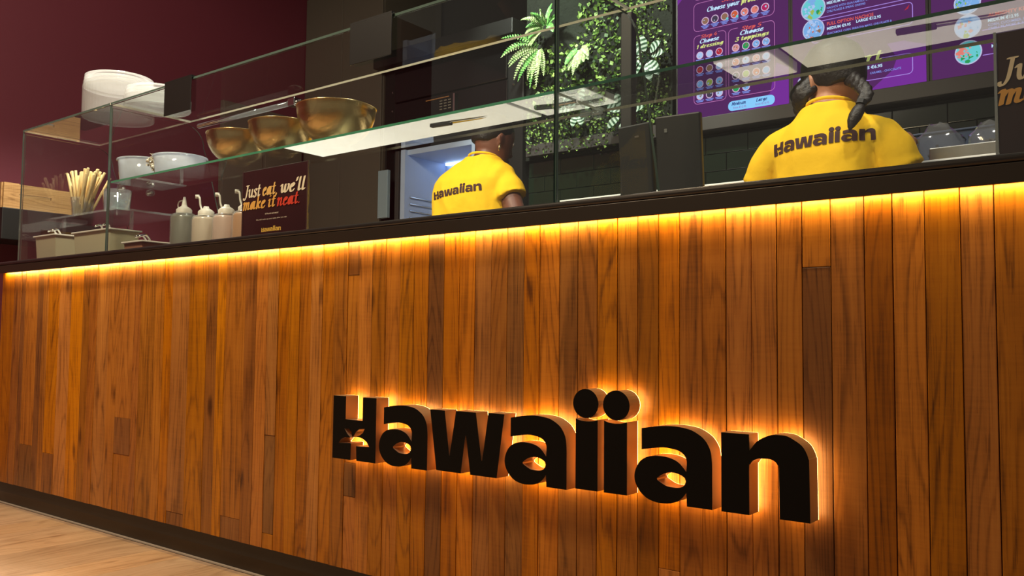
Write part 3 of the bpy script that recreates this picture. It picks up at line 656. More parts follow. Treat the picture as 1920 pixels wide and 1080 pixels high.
def bin_(x, y, w, d, h, label, mat=M_GREYBIN):
    t = thing('gastro_bin', label, 'bin', (x, y, .8705), group='bins in the left end of the case')
    mb = MB(); a = .012
    mb.rings([[Vector(p) for p in ((a, a, 0), (w-a, a, 0), (w-a, d-a, 0), (a, d-a, 0))], [Vector(p) for p in ((0, 0, h), (w, 0, h), (w, d, h), (0, d, h))], [Vector(p) for p in ((.004, .004, h), (w-.004, .004, h), (w-.004, d-.004, h), (.004, d-.004, h))], [Vector(p) for p in ((a+.004, a+.004, .004), (w-a-.004, a+.004, .004), (w-a-.004, d-a-.004, .004), (a+.004, d-a-.004, .004))]])
    mb.obj('bin', mat, t)
    MB().rings([[Vector(p) for p in ((-.008, -.008, z), (w+.008, -.008, z), (w+.008, d+.008, z), (-.008, d+.008, z))] for z in (h+.0005, h+.007)]).box(w*.3, w*.7, d*.3, d*.7, h+.007, h+.012).obj('lid', M_CAPW, t, bevel=.002)
    for q in range(2):
        MB().tube(catmull([(w*(.4+.2*q), d*.5, h+.0155), (w*(.5+.2*q), d*.3, h+.030), (w*(.55+.2*q), d*.05, h+.022)], 5), .004, 8).obj('tongs_handle', M_CHROME, t, smooth=True)
bin_(-3.62, .060, .17, .10, .185, 'beige grey lidded bin behind the left glass end, below the straws')
bin_(-3.30, .060, .27, .11, .178, 'grey lidded bin with steel tongs right of the first glass joint')
bin_(-2.93, .060, .12, .11, .120, 'small grey lidded bin left of the sauce bottles', plain('clay_bin', (170, 120, 96), .45))

# POS screens on a pole
t = thing('till_terminal', 'black till terminal with two screen backs on a black pole', 'till', (-1.19, .60, .871))
MB().box(-.10, .22, -.06, .10, 0, .016).obj('base_plate', M_BLACK, t, bevel=.003)
MB().box(-.050, -.014, -.0, .03, .0165, .73).obj('pole', M_BLACK, t, bevel=.003)
def tilt(mb_args, name, mat, x, z, rx, rz, par):
    o = MB().box(*mb_args).obj(name, mat, par, bevel=.004); o.location = (x, 0, z); o.rotation_euler = (rx, 0, rz); return o
s1 = tilt((-.045, .060, -.045, -.025, 0, .195), 'screen_back', M_BLACK, .028, .195, .10, -.12, t)
MB().box(.012, .026, -.0465, -.0452, .158, .163).obj('badge', M_STEEL, s1)
s2 = tilt((.0, .125, -.045, -.025, 0, .210), 'screen_back', M_BLACK, .088, .190, .10, .10, t)
MB().box(.026, .034, -.0465, -.0452, .166, .176).obj('badge', M_STEEL, s2)
MB().box(.0, .19, -.022, .02, .0165, .20).obj('stand_block', M_BLACK, t)

# ------------------------------------------------------------------ back of the kitchen
bk = thing('back_counter', 'black back counter with a bright steel worktop behind the workers', 'counter', (-0.9, 1.7, 0))
def bpart(mb, name, mat, **k):
    o = mb.obj(name, mat, bk, **k); o.location = -loc_of(bk); return o
bpart(MB().box(-1.90, 1.3, 1.30, 2.05, .05, 1.135), 'cabinet_body', M_BLACK)
bpart(MB().box(-1.90, 1.3, 1.264, 2.05, 1.137, 1.209), 'steel_worktop', M_STEEL, bevel=.004)
bpart(MB().box(-1.90, 1.3, 1.256, 1.2635, 1.150, 1.2115), 'white_edge', M_WHITEB, bevel=.002)
# tiles of the splashback
sb = MB().box(-2.69, 1.3, 2.115, 2.139, 1.193, 1.60).obj('splashback', M_GROUT); tag(sb, 'bottle green tiled splashback under the sill and menu screens', 'splashback')
for r_ in range(5):
    off = .1 if r_ % 2 else 0
    x = -2.686-off
    while x < 0.1:
        x0 = max(x+.0015, -2.688)
        b = MB().box(x0, x+.1985, 2.109+R.uniform(-.0008, .0008), 2.1148, 1.195+r_*.08, 1.195+r_*.08+.077).obj('tile', M_TILE, sb, bevel=.0015)
        x += .2
tb = thing('wall_shelf_beam', 'long charcoal beam running under the plants and the menu screens', 'shelf', (-1.0, 2.1, 1.6))
MB().box(-1.66, 2.3, -.055, .038, .012, .072).obj('beam', M_SILL, tb, bevel=.002)
# steel upstand, blue bin, bags on the right
t = thing('blue_bin', 'dull blue plastic bin on the back counter near the right poster', 'bin', (-0.50, 1.62, 1.2095))
mb = MB().rings([[Vector(p) for p in ((-w, -d, z), (w, -d, z), (w, d, z), (-w, d, z))] for w, d, z in ((.16, .10, 0), (.18, .11, .135), (.172, .102, .135), (.152, .092, .004))]); mb.obj('bin', M_BLUEP, t)
MB().rings([[Vector(p) for p in ((-.186, -.116, z), (.186, -.116, z), (.186, .116, z), (-.186, .116, z))] for z in (.1352, .142)]).obj('rim', M_BLUEP, t, bevel=.002)
def bag(x, y, w, h, label):
    t = thing('clear_bag', label, 'bag', (x, y, 1.2100), group='clear bags on the back counter')
    rr = []
    for k in range(9):
        u = k/8; s = (w*(.55+.6*math.sin(PI*min(1, .15+u*.8)))) * (1 if u < .8 else .8)
        rr.append([Vector((math.cos(a)*s*(1+.18*noise.noise((math.cos(a)*2+x, math.sin(a)*2, u*3))*2.6), math.sin(a)*s*.6*(1+.2*noise.noise((math.cos(a)*3, math.sin(a)*3+x, u*4))), h*u)) for a in [2*PI*j/18 for j in range(18)]])
    rr[-1] = [q+Vector((0, 0, .02*noise.noise((q.x*60, q.y*60, x)))) for q in rr[-1]]
    MB().rings(rr).obj('bag', M_BAG, t, smooth=True)
    mb = MB()
    for k in range(12):
        Mx = Matrix.Translation((R.uniform(-w*.35, w*.35), R.uniform(-w*.2, w*.2), R.uniform(.02, h*.5))) @ Matrix.Rotation(R.uniform(0, 3), 4, 'Y') @ Matrix.Rotation(R.uniform(0, 3), 4, 'X')
        mb.box(-.014, .014, -.004, .004, -.008, .008, M=Mx)
    mb.obj('contents', M_SILL, t)
bag(-.575, 1.40, .058, .135, 'crumpled clear bag on the back counter beside the braided worker')
bag(-.44, 1.41, .052, .125, 'crumpled clear bag on the back counter, right of the other bag')
t = thing('steel_sink_box', 'low steel upstand box in front of the clear bags on the back counter', 'box', (-0.44, 1.315, 1.2095))
MB().box(-.14, .7, -.035, .015, 0, .042).obj('box', M_STEEL, t, bevel=.003)

# tall cabinets, oven and fridge on the left, flush in one plane
YF = 2.03
t = thing('charcoal_cabinet', 'tall charcoal cabinet front rising behind the brass bowls', 'cabinet', (-4.13, YF+.02, 0))
MB().box(-.318, .398, 0, .5, 0.0, 2.88).obj('body', M_CAB, t, bevel=.003)
MB().box(-.316, .038, -.0165, -.0005, .08, 2.86).obj('door', M_CAB, t, bevel=.003)
MB().box(.041, .396, -.0165, -.0005, .08, 2.86).obj('door', M_CAB, t, bevel=.003)
t = thing('dark_wall_panel', 'dark upright panel on the maroon wall behind the two left bowls', 'panel', (-4.448, 1.71, 0))
MB().box(0, .03, -.29, .29, 0, 2.06).obj('panel', M_CAB, t, bevel=.003)
MB().box(.0305, .036, -.285, -.01, .06, 2.05).obj('door', M_CAB, t, bevel=.002)
MB().box(.0305, .036, .01, .285, .06, 2.05).obj('door', M_CAB, t, bevel=.002)
OX0, OX1 = -3.729, -2.69
ov = thing('oven_tower', 'black built in oven tower with faint controls behind the left worker', 'oven', ((OX0+OX1)/2, YF+.03, 0))
hx = (OX1-OX0)/2
def ox(v): return v-(OX0+OX1)/2
MB().box(-hx, hx, 0, .4, 1.80, 2.25).obj('oven_body', M_BLACK, ov, bevel=.004)
dr = MB().box(-hx+.10, hx-.10, -.018, -.0005, 2.05, 2.23).obj('oven_door', M_GLOSSBLK, ov, bevel=.004)
MB().box(-hx, hx, -.10, .4, 2.252, 2.335).obj('hood', M_BLACK, ov, bevel=.004)
pn = MB().box(-hx+.10, hx-.10, -.012, -.0005, 1.82, 2.045).obj('control_panel', M_GLOSSBLK, ov, bevel=.002)
MB().tube([(ox(-3.375), -.016, 2.022), (ox(-3.20), -.016, 2.022)], .003, 6).obj('trim_line', M_SAUCE4, pn)
MB().box(ox(-3.160), ox(-3.148), -.026, -.0125, 1.93, 2.03).obj('bar_handle', M_CHROME, pn)
mb = MB()
for rr in range(4):
    for c_ in range(3): mb.box(ox(-3.272)+c_*.032, ox(-3.272)+c_*.032+.02, -.0135, -.0121, 2.003-rr*.016, 2.008-rr*.016)
mb.obj('control_marks', plain('panel_marks', (150, 140, 120), .6), pn)
for x, z in ((ox(-3.66), 2.122), (ox(-3.66), 2.01), (ox(-2.755), 2.13), (ox(-2.755), 2.015)): MB().lathe([(0, 0), (.007, 0), (.005, .004), (0, .004)], n=8, M=Matrix.Translation((x, -.0005, z)) @ Matrix.Rotation(PI/2, 4, 'X')).obj('screw', M_STEEL, ov)
fr = thing('open_fridge', 'open fridge with a pale blue lit lining behind the left worker', 'fridge', (-3.32, YF+.04, 0))
x0, x1 = -.255, .30
MB().box(-.407, -.394, 0, .36, 0, 1.798).box(-.394, x0-.003, .06, .36, 0, 1.798).obj('side_wall', M_BLACK, fr)
MB().box(x1+.002, .628, -.01, .36, 0, 1.798).obj('side_wall', M_BLACK, fr)
MB().box(x0, x1, -.005, .36, 1.768, 1.798).obj('top_rail', M_BLACK, fr)
mb = MB().box(x0, x0+.035, -.02, .36, .55, 1.765).box(x1-.03, x1, 0, .36, .55, 1.765).box(x0+.035, x1-.03, 0, .36, 1.735, 1.765).box(x0+.035, x1-.03, .33, .36, .58, 1.735).box(x0+.035, x1-.03, 0, .33, .55, .58)
mb.obj('lining', M_FRIDGEIN, fr)
MB().box(x0, x1, .0, .36, .0, .548).obj('base', M_BLACK, fr)
for z in (.9, 1.15, 1.33): MB().box(x0+.036, x1-.031, .04, .32, z, z+.008).obj('shelf', M_CAPW, fr)
for k, z in enumerate((1.37, 1.41, 1.45, 1.49)): MB().tube([(x0+.040, .02, z), (x0+.040, .32, z)], .004, 6).obj('shelf_rail', M_STEEL, fr)
MB().box(x0+.06, x1-.06, .30, .32, 1.722, 1.734).obj('light_strip', glow('fridge_light', (190, 214, 255), 5.0, True), fr)
MB().box(-.392, -.312, -.070, -.045, 1.368, 1.65).obj('door_edge_panel', M_HANDLE, fr, bevel=.003)
MB().box(-.292, -.262, -.03, -.0, .05, 1.76).obj('door_frame', M_SILL, fr, bevel=.002)
# crate on a wall shelf, left
t = thing('wall_ledge', 'dark shelf box on the maroon wall under the wooden crate', 'shelf', (-4.32, .38, 1.10))
MB().box(-.128, .12, -.22, .26, 0, .145).obj('shelf_box', M_BLACK, t, bevel=.003)
MB().box(.1205, .122, -.05, .10, .03, .06).obj('slot', M_GLOSSBLK, t)
t = thing('wooden_crate', 'wooden crate with a slot handle at the far left beside the glass case', 'crate', (-4.32, .33, 1.2455))
w_, d_, h_ = .115, .165, .115
sp = MB()
ys = [-d_+2*d_*k/16 for k in range(17)]
def topz(u): return h_-.010*math.sin(PI*u)*(1 if u < .5 else .4)-.006*u
for sgn, nm in ((1, 'side_panel'), (-1, 'side_panel')):
    mb = MB(); xo = sgn*w_; xi = sgn*(w_-.012)
    slot = (-.10, .045, .055, .068)
    mb.box(min(xo, xi), max(xo, xi), -d_, slot[0], 0, h_).box(min(xo, xi), max(xo, xi), slot[1], d_, 0, h_-.006).box(min(xo, xi), max(xo, xi), slot[0], slot[1], 0, slot[2]).box(min(xo, xi), max(xo, xi), slot[0], slot[1], slot[3], h_-.003)
    mb.obj(nm, M_CRATE, t).color = (1.0, .95, .5, 1)
for sgn in (1, -1): MB().box(-w_+.0125, w_-.0125, sgn*d_-.006, sgn*d_+.006, 0, h_).obj('end_panel', M_CRATE, t).color = (1, .95, .5, 1)
MB().box(-w_+.013, w_-.013, -d_+.007, d_-.007, .002, .010).obj('bottom', M_CRATE, t)

# ------------------------------------------------------------------ planted wall
pl = MB().box(-2.69, -1.84, 2.085, 2.139, 1.60, 2.88).obj('planted_wall_panel', M_MOSS); tag(pl, 'dark mossy backing of the planted wall left of the menu screens', 'green wall')
def leaf_quad(mb, c, d, up, l, w):
    d = d.normalized(); s = d.cross(up).normalized(); n = s.cross(d)
    mb.add([c, c+d*l*.45+s*w+n*l*.06, c+d*l, c+d*l*.45-s*w+n*l*.06], [(0, 1, 2, 3)])
def rnd_dir(fx=1): return Vector((R.gauss(0, 1), -abs(R.gauss(0, 1))*fx, R.gauss(0, 1))).normalized()
mb = MB()
for k in range(7000):
    x = R.uniform(-2.65, -1.845); z = R.uniform(1.605, 2.85)
    dens = noise.noise((x*3.5, z*3.5, 1.3))
    small = x > -2.08 or z < 1.78
    if dens < (-0.5 if small else -0.12): continue
    if not small and R.random() < .45: continue
    y = 2.084-R.uniform(0, .055)*(1+dens)
    s = R.uniform(.010, .020) if small else R.uniform(.012, .030)
    leaf_quad(mb, Vector((x, y, z)), rnd_dir(), rnd_dir(), s, s*.42)
o = mb.obj('small_leaf_foliage', M_LEAF); tag(o, 'mass of small bright green leaves covering the planted wall', 'foliage', kind='stuff')
def frond(par, base, d, length, w, mat, droop=.6):
    mb = MB(); pts = []; p = Vector(base); v = Vector(d).normalized()
    n = 16
    for k in range(n+1):
        pts.append(p.copy()); p = p+v*length/n; v = (v+Vector((0, 0, -droop/n*1.6))).normalized()
    mb.tube(pts, .0016, 5)
    for k in range(1, n):
        t = (pts[k+1]-pts[k]).normalized(); s = t.cross(Vector((0, -1, .25))).normalized(); l = w*math.sin(PI*(.12+.86*k/n))**.8
        for sg in (1, -1): leaf_quad(mb, pts[k], s*sg+t*.35+Vector((0, -.15, -.1)), Vector((0, -1, .2)), l, l*.16+.0022)
    return mb.obj('frond', mat, par)
def fern(x, z, label, n, ln, spread, mat2=None, y=2.02):
    t = thing('fern', label, 'fern', (x, y, z))
    MB().lathe([(0, -.012), (.016, -.008), (.012, .012), (0, .016)], n=8).obj('crown', M_MOSS, t)
    for k in range(n):
        a = spread[0]+(spread[1]-spread[0])*k/(n-1)+R.uniform(-.1, .1)
        frond(t, (0, 0, 0), (math.cos(a), -R.uniform(.25, .8), math.sin(a)), ln*R.uniform(.75, 1.15), .021, mat2 if (mat2 and R.random() < .4) else M_FERN, R.uniform(.5, 1.2))
fern(-2.555, 2.16, 'bright lit fern beside the thick glass joint', 15, .21, (2.2, 5.3), M_FERN2)
fern(-2.52, 2.255, 'pale spiky fern above the bright lit fern', 12, .13, (.3, 3.6), M_FERN2)
fern(-2.31, 2.11, 'smaller hanging fern right of the thick glass joint', 9, .14, (3.4, 6.2), M_FERN2)
def broad_leaf(par, base, d, l, w, up):
    d = Vector(d).normalized(); s = d.cross(Vector(up)).normalized(); n = s.cross(d)
    mb = MB(); rows = 9; P = []
    for k in range(rows):
        u = k/(rows-1); ww = w*math.sin(PI*min(1, .04+u*.96))**.75
        c = Vector(base)+d*l*u-n*l*.25*u*u
        P.append([c-s*ww+n*ww*.25, c-s*ww*.5+n*ww*.06, c, c+s*ww*.5+n*ww*.06, c+s*ww+n*ww*.25])
    for k in range(rows-1):
        for j in range(4): mb.add([P[k][j], P[k][j+1], P[k+1][j+1], P[k+1][j]], [(0, 1, 2, 3)], 1 if (k % 2 == 0) else 0)
    mb.tube([(0, 0, 0), tuple(Vector(base))], .002, 5)
    mb.obj('leaf', [M_CALA, M_CALAW], par)
def calathea(x, z, label, n, l, y=2.03):
    t = thing('calathea', label, 'plant', (x, y, z))
    MB().lathe([(0, -.01), (.012, -.006), (.010, .01), (0, .014)], n=8).obj('crown', M_MOSS, t)
    for k in range(n):
        a = 2*PI*k/n+R.uniform(-.3, .3); b = Vector((math.cos(a)*.035, -.03, math.sin(a)*.03))
        broad_leaf(t, b, (math.cos(a), -.45, math.sin(a)-.15), l*R.uniform(.8, 1.2), l*.30, (0, -1, .3))
calathea(-1.935, 1.985, 'striped pale leaved plant beside the first menu screen', 9, .085)
calathea(-2.045, 1.735, 'pale leaved plant low behind the till pole', 7, .075)
calathea(-2.30, 1.80, 'pale leaved plant just right of the thick glass joint', 6, .07)

# ------------------------------------------------------------------ menu screens
YS = 2.094
G_BG = glow('screen_purple', (86, 36, 98), 1.0, True); G_BG2 = glow('screen_bright_purple', (122, 44, 158), 1.0)
G_PINK = glow('screen_pink_line', (196, 118, 186), 1.0); G_LILAC = glow('screen_lilac_line', (176, 140, 236), 1.0)
G_RED = glow('screen_red', (226, 92, 92), 1.0); G_WHITE = glow('screen_white', (196, 226, 255), 1.1); G_LEM = glow('screen_lemon', (226, 232, 140), 1.0)
G_BLUE = glow('screen_small_blue', (132, 150, 240), 1.0); G_SKY = glow('screen_sky', (138, 204, 255), 1.1); G_INK = glow('screen_ink', (58, 84, 150), 1.0)
FOOD = [glow('food_%s' % n, c) for n, c in (('brown', (150, 110, 90)), ('dark', (70, 60, 84)), ('salmon', (236, 130, 120)), ('pink', (226, 150, 150)), ('magenta', (190, 30, 100)), ('green', (40, 160, 90)), ('sky', (130, 180, 240)), ('pale', (180, 205, 250)), ('red', (190, 40, 60)), ('lime', (170, 190, 90)), ('orange', (214, 96, 60)), ('aqua', (110, 210, 220)))]
def menu(x, label):
    t = thing('menu_screen', label, 'screen', (x, 2.12, 1.675), group='menu screens over the back counter')
    w, h = .523, .93
    MB().box(-.009, w+.009, -.018, .0185, -.012, h+.012).obj('frame', M_SILL, t)
    MB().box(0, w, -.0205, -.0181, 0, h).obj('display', G_BG, t)
    return t
def flat(t, name, mat, fill, dy=0.0):
    mb = MB(); fill(mb); o = mb.obj(name, mat, t); return o
YD = -0.0212
def rrect(mb, x0, x1, z0, z1, r, lw, gaps=(), y=YD):
    pts = []
    for cx, cz, a0 in ((x1-r, z1-r, 0), (x0+r, z1-r, PI/2), (x0+r, z0+r, PI), (x1-r, z0+r, 3*PI/2)):
        for k in range(5): a = a0+k*PI/8; pts.append((cx+r*math.cos(a), cz+r*math.sin(a), math.cos(a), math.sin(a)))
    n = len(pts)
    for j in range(n):
        a, b = pts[j], pts[(j+1) % n]
        segs = [(a, b)]
        if abs(a[1]-z1) < 1e-6 and abs(b[1]-z1) < 1e-6 and gaps:
            g0, g1 = gaps; segs = [(a, (g1, z1, 0, 1)), ((g0, z1, 0, 1), b)]
        for p, q in segs:
            mb.add([(p[0], y, p[1]), (q[0], y, q[1]), (q[0]-q[2]*lw, y, q[1]-q[3]*lw), (p[0]-p[2]*lw, y, p[1]-p[3]*lw)], [(0, 1, 2, 3)])
def ndisc(mb, x, z, r, y=YD, n=16, mi=0, sx=1.0): mb.add([(x+r*sx*math.cos(2*PI*k/n), y, z+r*math.sin(2*PI*k/n)) for k in range(n)], [tuple(range(n))], mi)
# first screen
X1, Z1 = -1.8205, 1.675
t = menu(X1, 'purple menu screen of round ingredient icons beside the planted wall')
def L1(v): return v-X1
def LZ(v): return v-Z1
MB().add([(.30, -.0207, 0), (.523, -.0207, 0), (.523, -.0207, .17), (.47, -.0207, .20), (.44, -.0207, .07)], [(0, 1, 2, 3, 4)]).add([(0, -.0207, .56), (.06, -.0207, .62), (.0, -.0207, .66)], [(0, 1, 2)]).add([(0, -.0207, .86), (.2, -.0207, .93), (.0, -.0207, .93)], [(0, 1, 2)]).obj('bright_shapes', G_BG2, t)
mb = MB()
rrect(mb, L1(-1.739), L1(-1.357), LZ(2.088), LZ(2.222), .022, .0025, (L1(-1.612), L1(-1.475)))
rrect(mb, L1(-1.739), L1(-1.357), LZ(2.236), LZ(2.52), .022, .0025)
rrect(mb, L1(-1.739), L1(-1.580), LZ(1.750), LZ(2.070), .020, .0025, (L1(-1.705), L1(-1.618)))
rrect(mb, L1(-1.570), L1(-1.357), LZ(1.755), LZ(2.066), .020, .0025, (L1(-1.525), L1(-1.412)))
mb.obj('box_outlines', G_PINK, t)
def head(name, mat, items):
    mb = MB()
    for txt, x, z, s, w in items: put_polys(mb, nib_text(txt, s, w, wide=.10, thin=.036), L1(x), LZ(z), YD-.0002)
    return mb.obj(name, mat, t)
head('red_headings', G_RED, [('Step 3', -1.60, 2.200, .020, .10), ('Step 4', -1.703, 2.054, .018, .078), ('Step 5', -1.507, 2.050, .019, .088)])
head('white_headings', G_WHITE, [('Choose your', -1.672, 2.171, .024, .155), ('Choose', -1.708, 2.031, .021, .092), ('Choose', -1.515, 2.029, .022, .106)])
head('lemon_headings', G_LEM, [('protein', -1.508, 2.171, .024, .095), ('1 dressing', -1.724, 2.008, .019, .128), ('3 toppings', -1.537, 2.005, .020, .152)])
rows = [(L1(-1.681+.047*k), LZ(2.131), .0185, [0, 1, 0, 10, 2, 2, 4][k]) for k in range(7)]
for r_, z in enumerate((1.976, 1.909, 1.843, 1.787)):
    for c_, x in enumerate((-1.708, -1.661, -1.614)): rows.append((L1(x), LZ(z), .0175, [7, 7, 8, 8, 0, 7, 6, 9, 6, 7, 1, 7][r_*3+c_]))
for r_, z in enumerate((1.977, 1.912, 1.851, 1.793)):
    for c_, x in enumerate((-1.535, -1.488, -1.441, -1.396)):
        if r_ == 3 and c_ > 1: continue
        rows.append((L1(x), LZ(z), .0178, [3, 5, 6, 6, 10, 7, 3, 7, 1, 9, 10, 6, 5, 6][min(13, r_*4+c_)]))
ring = MB(); food = MB(); tiny = MB(); tag_ = MB()
for i, (x, z, r, f) in enumerate(rows):
    ndisc(ring, x, z, r, YD, 18); ndisc(food, x, z, r*.80, YD-.0003, 14, f)
    for q in range(5): ndisc(food, x+R.uniform(-.4, .4)*r, z+R.uniform(-.4, .4)*r, r*R.uniform(.12, .26), YD-.0006-q*.00005, 6, R.choice([f, f, 0, 7, f]))
    for q in range(3 if i < 7 else 2):
        ww = r*(1.1-.28*q); tiny.add([(x-ww, YD, z-r-.005-q*.0058), (x+ww, YD, z-r-.005-q*.0058), (x+ww, YD, z-r-.0012-q*.0058), (x-ww, YD, z-r-.0012-q*.0058)], [(0, 1, 2, 3)])
    if i in (2, 3): ndisc(tag_, x+r*.7, z-r*.7, r*.35, YD-.0012, 8)
ring.obj('icon_rims', glow('screen_icon_rim', (226, 190, 226)), t); food.obj('icon_pictures', FOOD, t); tiny.obj('blurred_captions', G_BLUE, t); tag_.obj('green_tags', FOOD[11], t)
mb = MB(); x0, x1, z0, z1 = L1(-1.572), L1(-1.359), LZ(1.694), LZ(1.738); r = (z1-z0)/2*.9
pp = []
for cx, cz, a0 in ((x1-r, z1-r, 0), (x0+r, z1-r, PI/2), (x0+r, z0+r, PI), (x1-r, z0+r, 3*PI/2)):
    for k in range(6): a = a0+k*PI/10; pp.append((cx+r*math.cos(a), YD, cz+r*math.sin(a)))
mb.add(pp, [tuple(range(len(pp)))]); mb.obj('price_pill', G_SKY, t)
mb = MB(); put_polys(mb, nib_text('Medium', .017, .064, wide=.1, thin=.036), x0+.018, z0+.024, YD-.0004); put_polys(mb, nib_text('Large', .017, .048, wide=.1, thin=.036), x0+.130, z0+.024, YD-.0004); mb.obj('size_lettering', G_INK, t)
mb = MB(); put_font(mb, 'from €12.95', x0+.024, z0+.008, YD-.0004, .013, .060); put_font(mb, 'from €13.95', x0+.126, z0+.008, YD-.0004, .013, .062); mb.obj('price_lettering', glow('screen_price', (150, 140, 210)), t)
# second and third screens
def dish(ring, food, x, z, r, cols, seed):
    rr = random.Random(seed)
    ndisc(ring, x, z, r, YD, 24); ndisc(food, x, z, r*.9, YD-.0003, 22, cols[0])
    for q in range(46):
        a = rr.uniform(0, 2*PI); d = r*.78*math.sqrt(rr.random()); s = r*rr.uniform(.08, .2)
        ndisc(food, x+d*math.cos(a), z+d*math.sin(a), s, YD-.0004-q*.00002, rr.choice((3, 4, 5)), cols[int(a/2/PI*len(cols)) % len(cols)] if rr.random() < .6 else rr.choice(cols), rr.uniform(.5, 1.4))
X2 = -1.2785
t = menu(X2, 'purple menu screen of nachos and dessert above the braided worker')
def L2(v): return v-X2
MB().add([(.30, -.0207, 0), (.523, -.0207, 0), (.523, -.0207, .16), (.44, -.0207, .19), (.40, -.0207, .08)], [(0, 1, 2, 3, 4)]).add([(.42, -.0207, .12), (.45, -.0207, .19), (.38, -.0207, .19)], [(0, 1, 2)]).obj('bright_shapes', G_BG2, t)
mb = MB()
rrect(mb, L2(-1.20), L2(-.800), LZ(1.924), LZ(2.016), .018, .003); rrect(mb, L2(-1.20), L2(-.800), LZ(2.028), LZ(2.13), .018, .003); rrect(mb, L2(-1.20), L2(-.803), LZ(1.727), LZ(1.812), .018, .003, (L2(-1.15), L2(-.92)))
mb.obj('box_outlines', G_LILAC, t)
mb = MB(); put_font(mb, 'NACHOS', L2(-1.134), LZ(2.100), YD, .019, .095, .03); put_font(mb, 'FULL OPTION NACHOS', L2(-1.134), LZ(1.990), YD, .019, .186, .03); mb.obj('red_lettering', G_RED, t)
mb = MB(); put_font(mb, 'MEDIUM €9.95', L2(-1.134), LZ(2.080), YD, .0165, .096, .03); put_font(mb, 'MEDIUM €9.95', L2(-1.134), LZ(1.971), YD, .0165, .096, .03); put_font(mb, 'LARGE €12.95', L2(-1.016), LZ(1.9765), YD, .0165, .096, .03); put_font(mb, 'SLICES €6.95', L2(-1.02), LZ(1.775), YD, .017, .103, .03); mb.obj('white_lettering', G_WHITE, t)
mb = MB(); put_font(mb, 'NACHOS WITH GUACAMOLE, CORN,', L2(-1.134), LZ(2.060), YD, .013, .19); put_font(mb, 'CHILI FLAKES & SPRING ONIONS', L2(-1.134), LZ(2.045), YD, .013, .155); put_font(mb, 'GUACAMOLE, CORN, SRIRACHA MAYO, CHILI FLAKES &', L2(-1.134), LZ(1.951), YD, .013, .255); put_font(mb, 'SPRING ONIONS', L2(-1.134), LZ(1.936), YD, .013, .075); put_font(mb, 'CARAMEL - CHOCOLATE', L2(-.965), LZ(1.753), YD, .012, .118); mb.obj('blue_lettering', G_BLUE, t)
mb = MB(); put_polys(mb, nib_text('Dessert', .046, .235, wide=.1, thin=.036), L2(-1.158), LZ(1.804), YD-.0002); mb.obj('lemon_heading', G_LEM, t)
ring = MB(); food = MB(); dish(ring, food, L2(-1.190), LZ(2.075), .052, [11, 6, 11, 7, 9, 5], 3); dish(ring, food, L2(-1.190), LZ(1.985), .046, [6, 7, 6, 7, 10, 0], 5); ndisc(ring, L2(-1.243), LZ(1.772), .016, YD, 14)
ring.obj('dish_rims', glow('screen_dish_rim', (196, 200, 236)), t); food.obj('dish_pictures', FOOD, t)
mb = MB(); mb.add([(L2(-.832), YD, LZ(1.985)), (L2(-.818), YD, LZ(1.990)), (L2(-.812), YD, LZ(2.006)), (L2(-.818), YD, LZ(2.000))], [(0, 1, 2, 3)]); mb.obj('chili_icon', FOOD[8], t)
X3 = -0.7345
t = menu(X3, 'purple menu screen of poke bowls at the right edge behind the poster')
def L3(v): return v-X3
ring = MB(); food = MB()
for k, (z, cols) in enumerate(((1.772, [11, 5, 2, 3, 5, 11]), (1.872, [7, 6, 3, 7, 9, 6]), (1.965, [6, 7, 5, 9, 7, 6]), (2.06, [6, 3, 5, 9, 7, 6]))): dish(ring, food, L3(-.608), LZ(z), .047, cols, 11+k)
ring.obj('dish_rims', MATS['screen_dish_rim'], t); food.obj('dish_pictures', FOOD, t)
mb = MB()
for z in (1.75, 1.845, 1.94, 2.035): mb.box(L3(-.56), L3(-.24), YD, YD+.0003, LZ(z), LZ(z)+.0028)
mb.obj('divider_lines', G_LILAC, t)
mb = MB(); put_font(mb, 'LIMU', L3(-.530), LZ(1.793), YD, .019, .05, .03); put_font(mb, 'ALMIGHTY KETO', L3(-.540), LZ(1.894), YD, .019, .15, .03); mb.obj('red_lettering', G_RED, t)
mb = MB(); put_font(mb, 'MEDIUM €12.95', L3(-.530), LZ(1.775), YD, .0165, .1, .03); put_font(mb, 'MEDIUM €12.95', L3(-.540), LZ(1.874), YD, .0165, .1, .03); put_font(mb, 'LARGE €15.95', L3(-.415), LZ(1.880), YD, .0165, .1, .03); mb.obj('white_lettering', G_WHITE, t)
mb = MB(); put_font(mb, 'CORN, CUCUMBER, RED ONION,', L3(-.540), LZ(1.858), YD, .013, .185); put_font(mb, 'CHILI FLAKES & SESAME', L3(-.540), LZ(1.844), YD, .013, .16); mb.obj('blue_lettering', G_BLUE, t)

# ------------------------------------------------------------------ the two workers
def fuse(mb, name, mat, par, voxel, smooth_it, wrinkle=0.0, seed=0.0):
    """one continuous surface from overlapping closed lofts"""
    o = link('loft', mb.mesh('loft'), mat)
    r = o.modifiers.new('r', 'REMESH'); r.mode = 'VOXEL'; r.voxel_size = voxel; r.use_smooth_shade = True
    s = o.modifiers.new('s', 'SMOOTH'); s.factor = .5; s.iterations = smooth_it
    dg = bpy.context.evaluated_depsgraph_get(); dg.update()
    me = bpy.data.meshes.new_from_object(o.evaluated_get(dg)); me.name = name
    bpy.data.objects.remove(o)
    if wrinkle:
        nn = [v.normal.copy() for v in me.vertices]
        for v, n in zip(me.vertices, nn):
            c = v.co
            a = noise.noise((c.x*11+seed, c.y*8, c.z*4+c.x*3)); b = noise.noise((c.x*26+seed, c.y*20, c.z*9-c.x*8))
            v.co = c+n*(wrinkle*(1.0-abs(a)*2.2)*.7+wrinkle*.5*b)
    me.polygons.foreach_set('use_smooth', [True]*len(me.polygons)); me.update()
    return link(name, me, [] if me.materials else mat, par)
